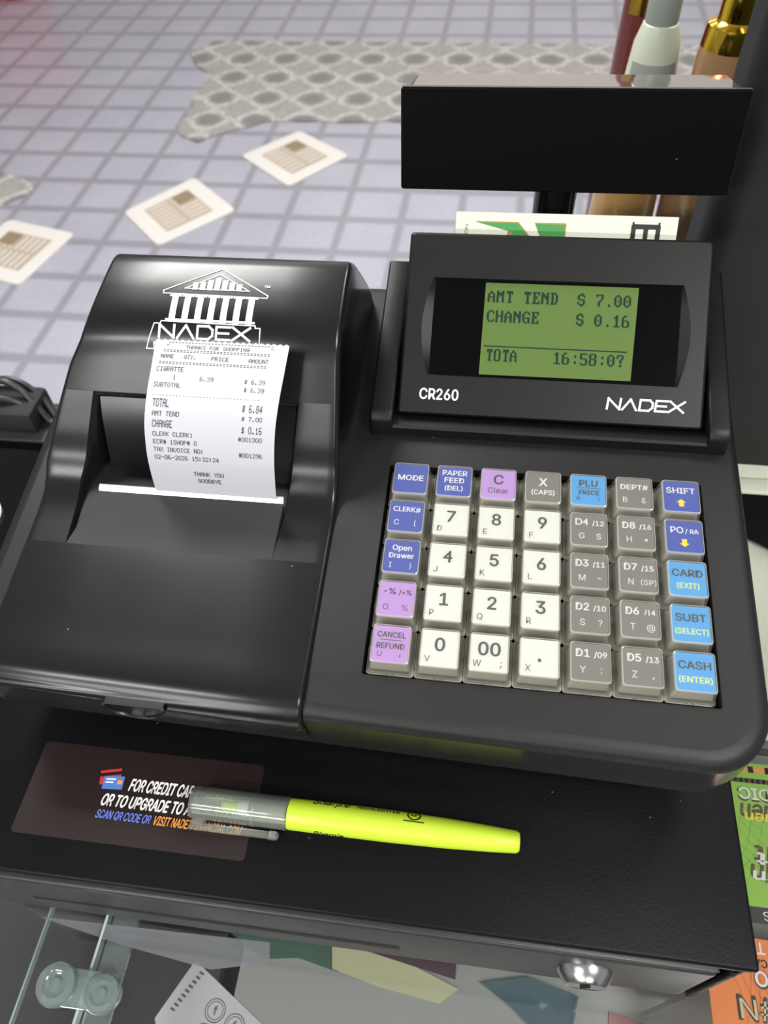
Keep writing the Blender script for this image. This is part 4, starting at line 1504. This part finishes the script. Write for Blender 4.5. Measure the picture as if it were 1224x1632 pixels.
mb = MB()
b = bmesh.new()
bmesh.ops.create_cube(b, size=1)
CX0, CX1 = -.0470, .0551
for v in b.verts:
    v.co = Vector(ck(CX0 + (v.co.x + .5) * (CX1 - CX0), -.048 + (v.co.y + .5) * .048, -.004 + (v.co.z + .5) * .004))
bmesh.ops.recalc_face_normals(b, faces=b.faces)
mb.bm(b, m_cream)
cf = lambda a, b_: ck(a, b_, .0001)
cf2 = lambda a, b_: ck(a, b_, .00016)
for pts, mm, ff_ in (([(-.0385, -.0040), (-.0175, -.0040), (-.0100, -.0120), (-.0100, -.030), (-.030, -.030), (-.022, -.0080)], m_gold_ink, cf), ([(-.0370, -.0045), (-.0178, -.0045), (-.0104, -.0124), (-.0104, -.030), (-.029, -.030), (-.0200, -.0085)], m_green, cf2),
                     ([(-.0100, -.0040), (.0047, -.0040), (.0047, -.030), (.0020, -.030)], m_gold_ink, cf), ([(-.0095, -.0046), (.0042, -.0046), (.0042, -.030), (.0022, -.030)], m_green, cf2)):
    mb.poly([ff_(*p) for p in pts], mm)
cw = lambda cx, cy: (lambda a, b_: ck(cx + b_, cy - a, .00016))     # quarter turn clockwise
put_text(mb, 'E', m_black_ink, cw(.0410, -.0072), 0, 0, .0125, True, width=.0075)
for dx in (-.0058, .0058):
    stroke(mb, [(.0410 + dx, -.0030), (.0410 + dx, -.0046)], .0009, m_black_ink, cf2)
put_text(mb, 'NO', m_grey_ink, cw(-.0418, -.0078), 0, 0, .0016, False, width=.0042)
tag(mb.build('carton', base=(.004, .135, .020)), 'cream carton with green panels and a sideways letter E, standing behind the display', 'carton')

# ================================================================ black monitor on the right
mb = MB()
mx0 = .0868
sec = [(mx0 + .0, .2560)] + [(mx0 + .016 - .016 * math.cos(a), .2360 - .016 * math.sin(a)) for a in [math.pi / 2 * i / 8 for i in range(9)]] + [(.46, .2180), (.46, .2560)]
RBm = [[(x, y, z) for x, y in sec] for z in (ZG + .0006, .30)]
mb.rings(RBm, m_monitor, cap0=True, cap1=True)
tag(mb.build('monitor', base=(.27, .24, ZG + .0006)), 'tall black monitor back standing on the cream rail right of the register', 'monitor')

# ================================================================ bottles behind, on a shelf
mb = MB()
mb.box((.135, .435, ZG - .006), (.22, .16, .012), m_shelf, .002)
for lx, ly in ((.04, .37), (.23, .37), (.04, .50), (.23, .50)):
    mb.box((lx, ly, (FZ + ZG - .012) / 2), (.015, .015, ZG - .012 - FZ), m_shelf, .001)
tag(mb.build('bottle_shelf', base=(.135, .435, FZ)), 'pale shelf carrying the perfume bottles behind the register', 'shelf')


def bottle(name, label, x, y, parts, tilt=0.0):
    base = (x, y, ZG + .0002)
    root = thing(name, label, 'bottle', base, 'bottles behind the register')
    for pn, prof, mm, lab in parts:
        mb = MB()
        mb.lathe(prof, mm, org=base, n=36)
        o = mb.build(pn, root, base)
        if lab:
            o['label'] = lab
    return root, base


bottle('perfume_bottle', 'tan perfume bottle with a wide polished gold collar, beside the monitor', .1200, .405,
       [('bottle_body', [(.019, 0), (.0215, .004), (.0218, .120), (.0212, .200), (.0205, .209)], m_tan, None),
        ('collar', [(.0206, .2085), (.0196, .219), (.0188, .2215), (.0148, .2235), (.0138, .2245), (.0138, .2405), (.0150, .2425), (.0150, .2435), (.0125, .2435), (.0115, .2405)], m_gold, 'polished gold collar'),
        ('cap_top', [(.0112, .2402), (.0112, .2450), (.008, .248)], m_copper, 'copper cap')])
rt, bb = bottle('lotion_bottle', 'milky white bottle with a grey cap and printed grey label', .0702, .400,
                [('bottle_body', [(.022, 0), (.0245, .004), (.0250, .060), (.0235, .115), (.0190, .160), (.0166, .195), (.0150, .212), (.0115, .2235), (.0108, .224)], m_lotion, None),
                 ('cap', [(.0104, .2235), (.0107, .225), (.0107, .262), (.009, .265)], m_greycap, 'grey green cap')])
mb = MB()
a0, a1 = math.radians(205), math.radians(325)
rs = []
for z in (.130, .150, .175, .190, .203):
    r = float(np.interp(z, [.115, .160, .195, .212], [.0237, .0192, .0168, .0152]))
    rs.append([(bb[0] + r * math.cos(a0 + (a1 - a0) * i / 20), bb[1] + r * math.sin(a0 + (a1 - a0) * i / 20), bb[2] + z) for i in range(21)])
mb.rings(rs, m_lab, closed=False)


def onb(a, b_):
    z = .16 + b_
    r = float(np.interp(z, [.115, .160, .195, .212], [.0240, .0195, .0171, .0155]))
    ph = math.radians(262) + a / .0208
    return (bb[0] + r * math.cos(ph), bb[1] + r * math.sin(ph), bb[2] + z)


for i in range(7):
    stroke(mb, [(-.010, .030 - i * .006), (-.003, .030 - i * .006)], .0018, m_grey_ink, onb)
    stroke(mb, [(-.001, .030 - i * .006), (.010, .030 - i * .006)], .0018, m_grey_ink, onb)
mb.build('bottle_label', rt, bb)
mb = MB()
mb.lathe([(.0249, .005), (.0253, .060), (.0238, .118)], m_tan2, org=bb, n=36, cap=False)
o = mb.build('gold_band', rt, bb); o['label'] = 'honey coloured lower band'
rt, bb = bottle('cologne_bottle', 'wine red bottle with a gold emblem, partly hidden behind the white bottle', .0700, .455,
                [('bottle_body', [(.018, 0), (.0205, .004), (.0208, .150), (.0190, .215), (.0172, .250), (.010, .275)], m_wine, None)])
mb = MB()
mb.rings([[(bb[0] + r * math.cos(math.radians(215 + 5 * i)), bb[1] + r * math.sin(math.radians(215 + 5 * i)), bb[2] + z) for i in range(8)] for z, r in ((.214, .0193), (.232, .0185), (.252, .0173))], m_gold, closed=False)
o = mb.build('emblem', rt, bb); o['label'] = 'gold emblem'

# ================================================================ black adaptor with cable, and a cream tag at the left edge
ad = thing('power_adaptor', 'black box with looping black cables on the counter rail at the left edge', 'adaptor', (-.385, .222, ZG + .0006))
AB = (-.385, .222, ZG + .0006)
mb = MB(); mb.box((-.400, .2215, ZG + .0108), (.052, .034, .020), m_dark, .003); mb.build('adaptor_box', ad, AB)
for k, pts in enumerate(([(-.425, .232, .030), (-.410, .237, .038), (-.392, .236, .036), (-.376, .230, .026), (-.366, .222, .0148)],
                         [(-.425, .222, .032), (-.405, .228, .044), (-.388, .226, .039), (-.374, .219, .024), (-.367, .216, .0150), (-.360, .2155, .0146)],
                         [(-.425, .212, .034), (-.408, .216, .037), (-.395, .218, .034), (-.386, .219, .029)])):
    mb = MB(); mb.tube([(x, y, ZG + z - .0108) for x, y, z in catmull(pts, 6)], .0026, m_rubber, 10); mb.build('cable', ad, AB)
mb = MB()
mb.lathe([(.020, .0), (.022, .001), (.022, .003), (.020, .004), (.004, .0042)], m_cream, org=(-.3895, .118, ZG + .0001), n=32)
tag(mb.build('cream_disc', base=(-.3895, .118, ZG + .0001)), 'cream round disc on the glass, just entering at the left edge', 'disc')
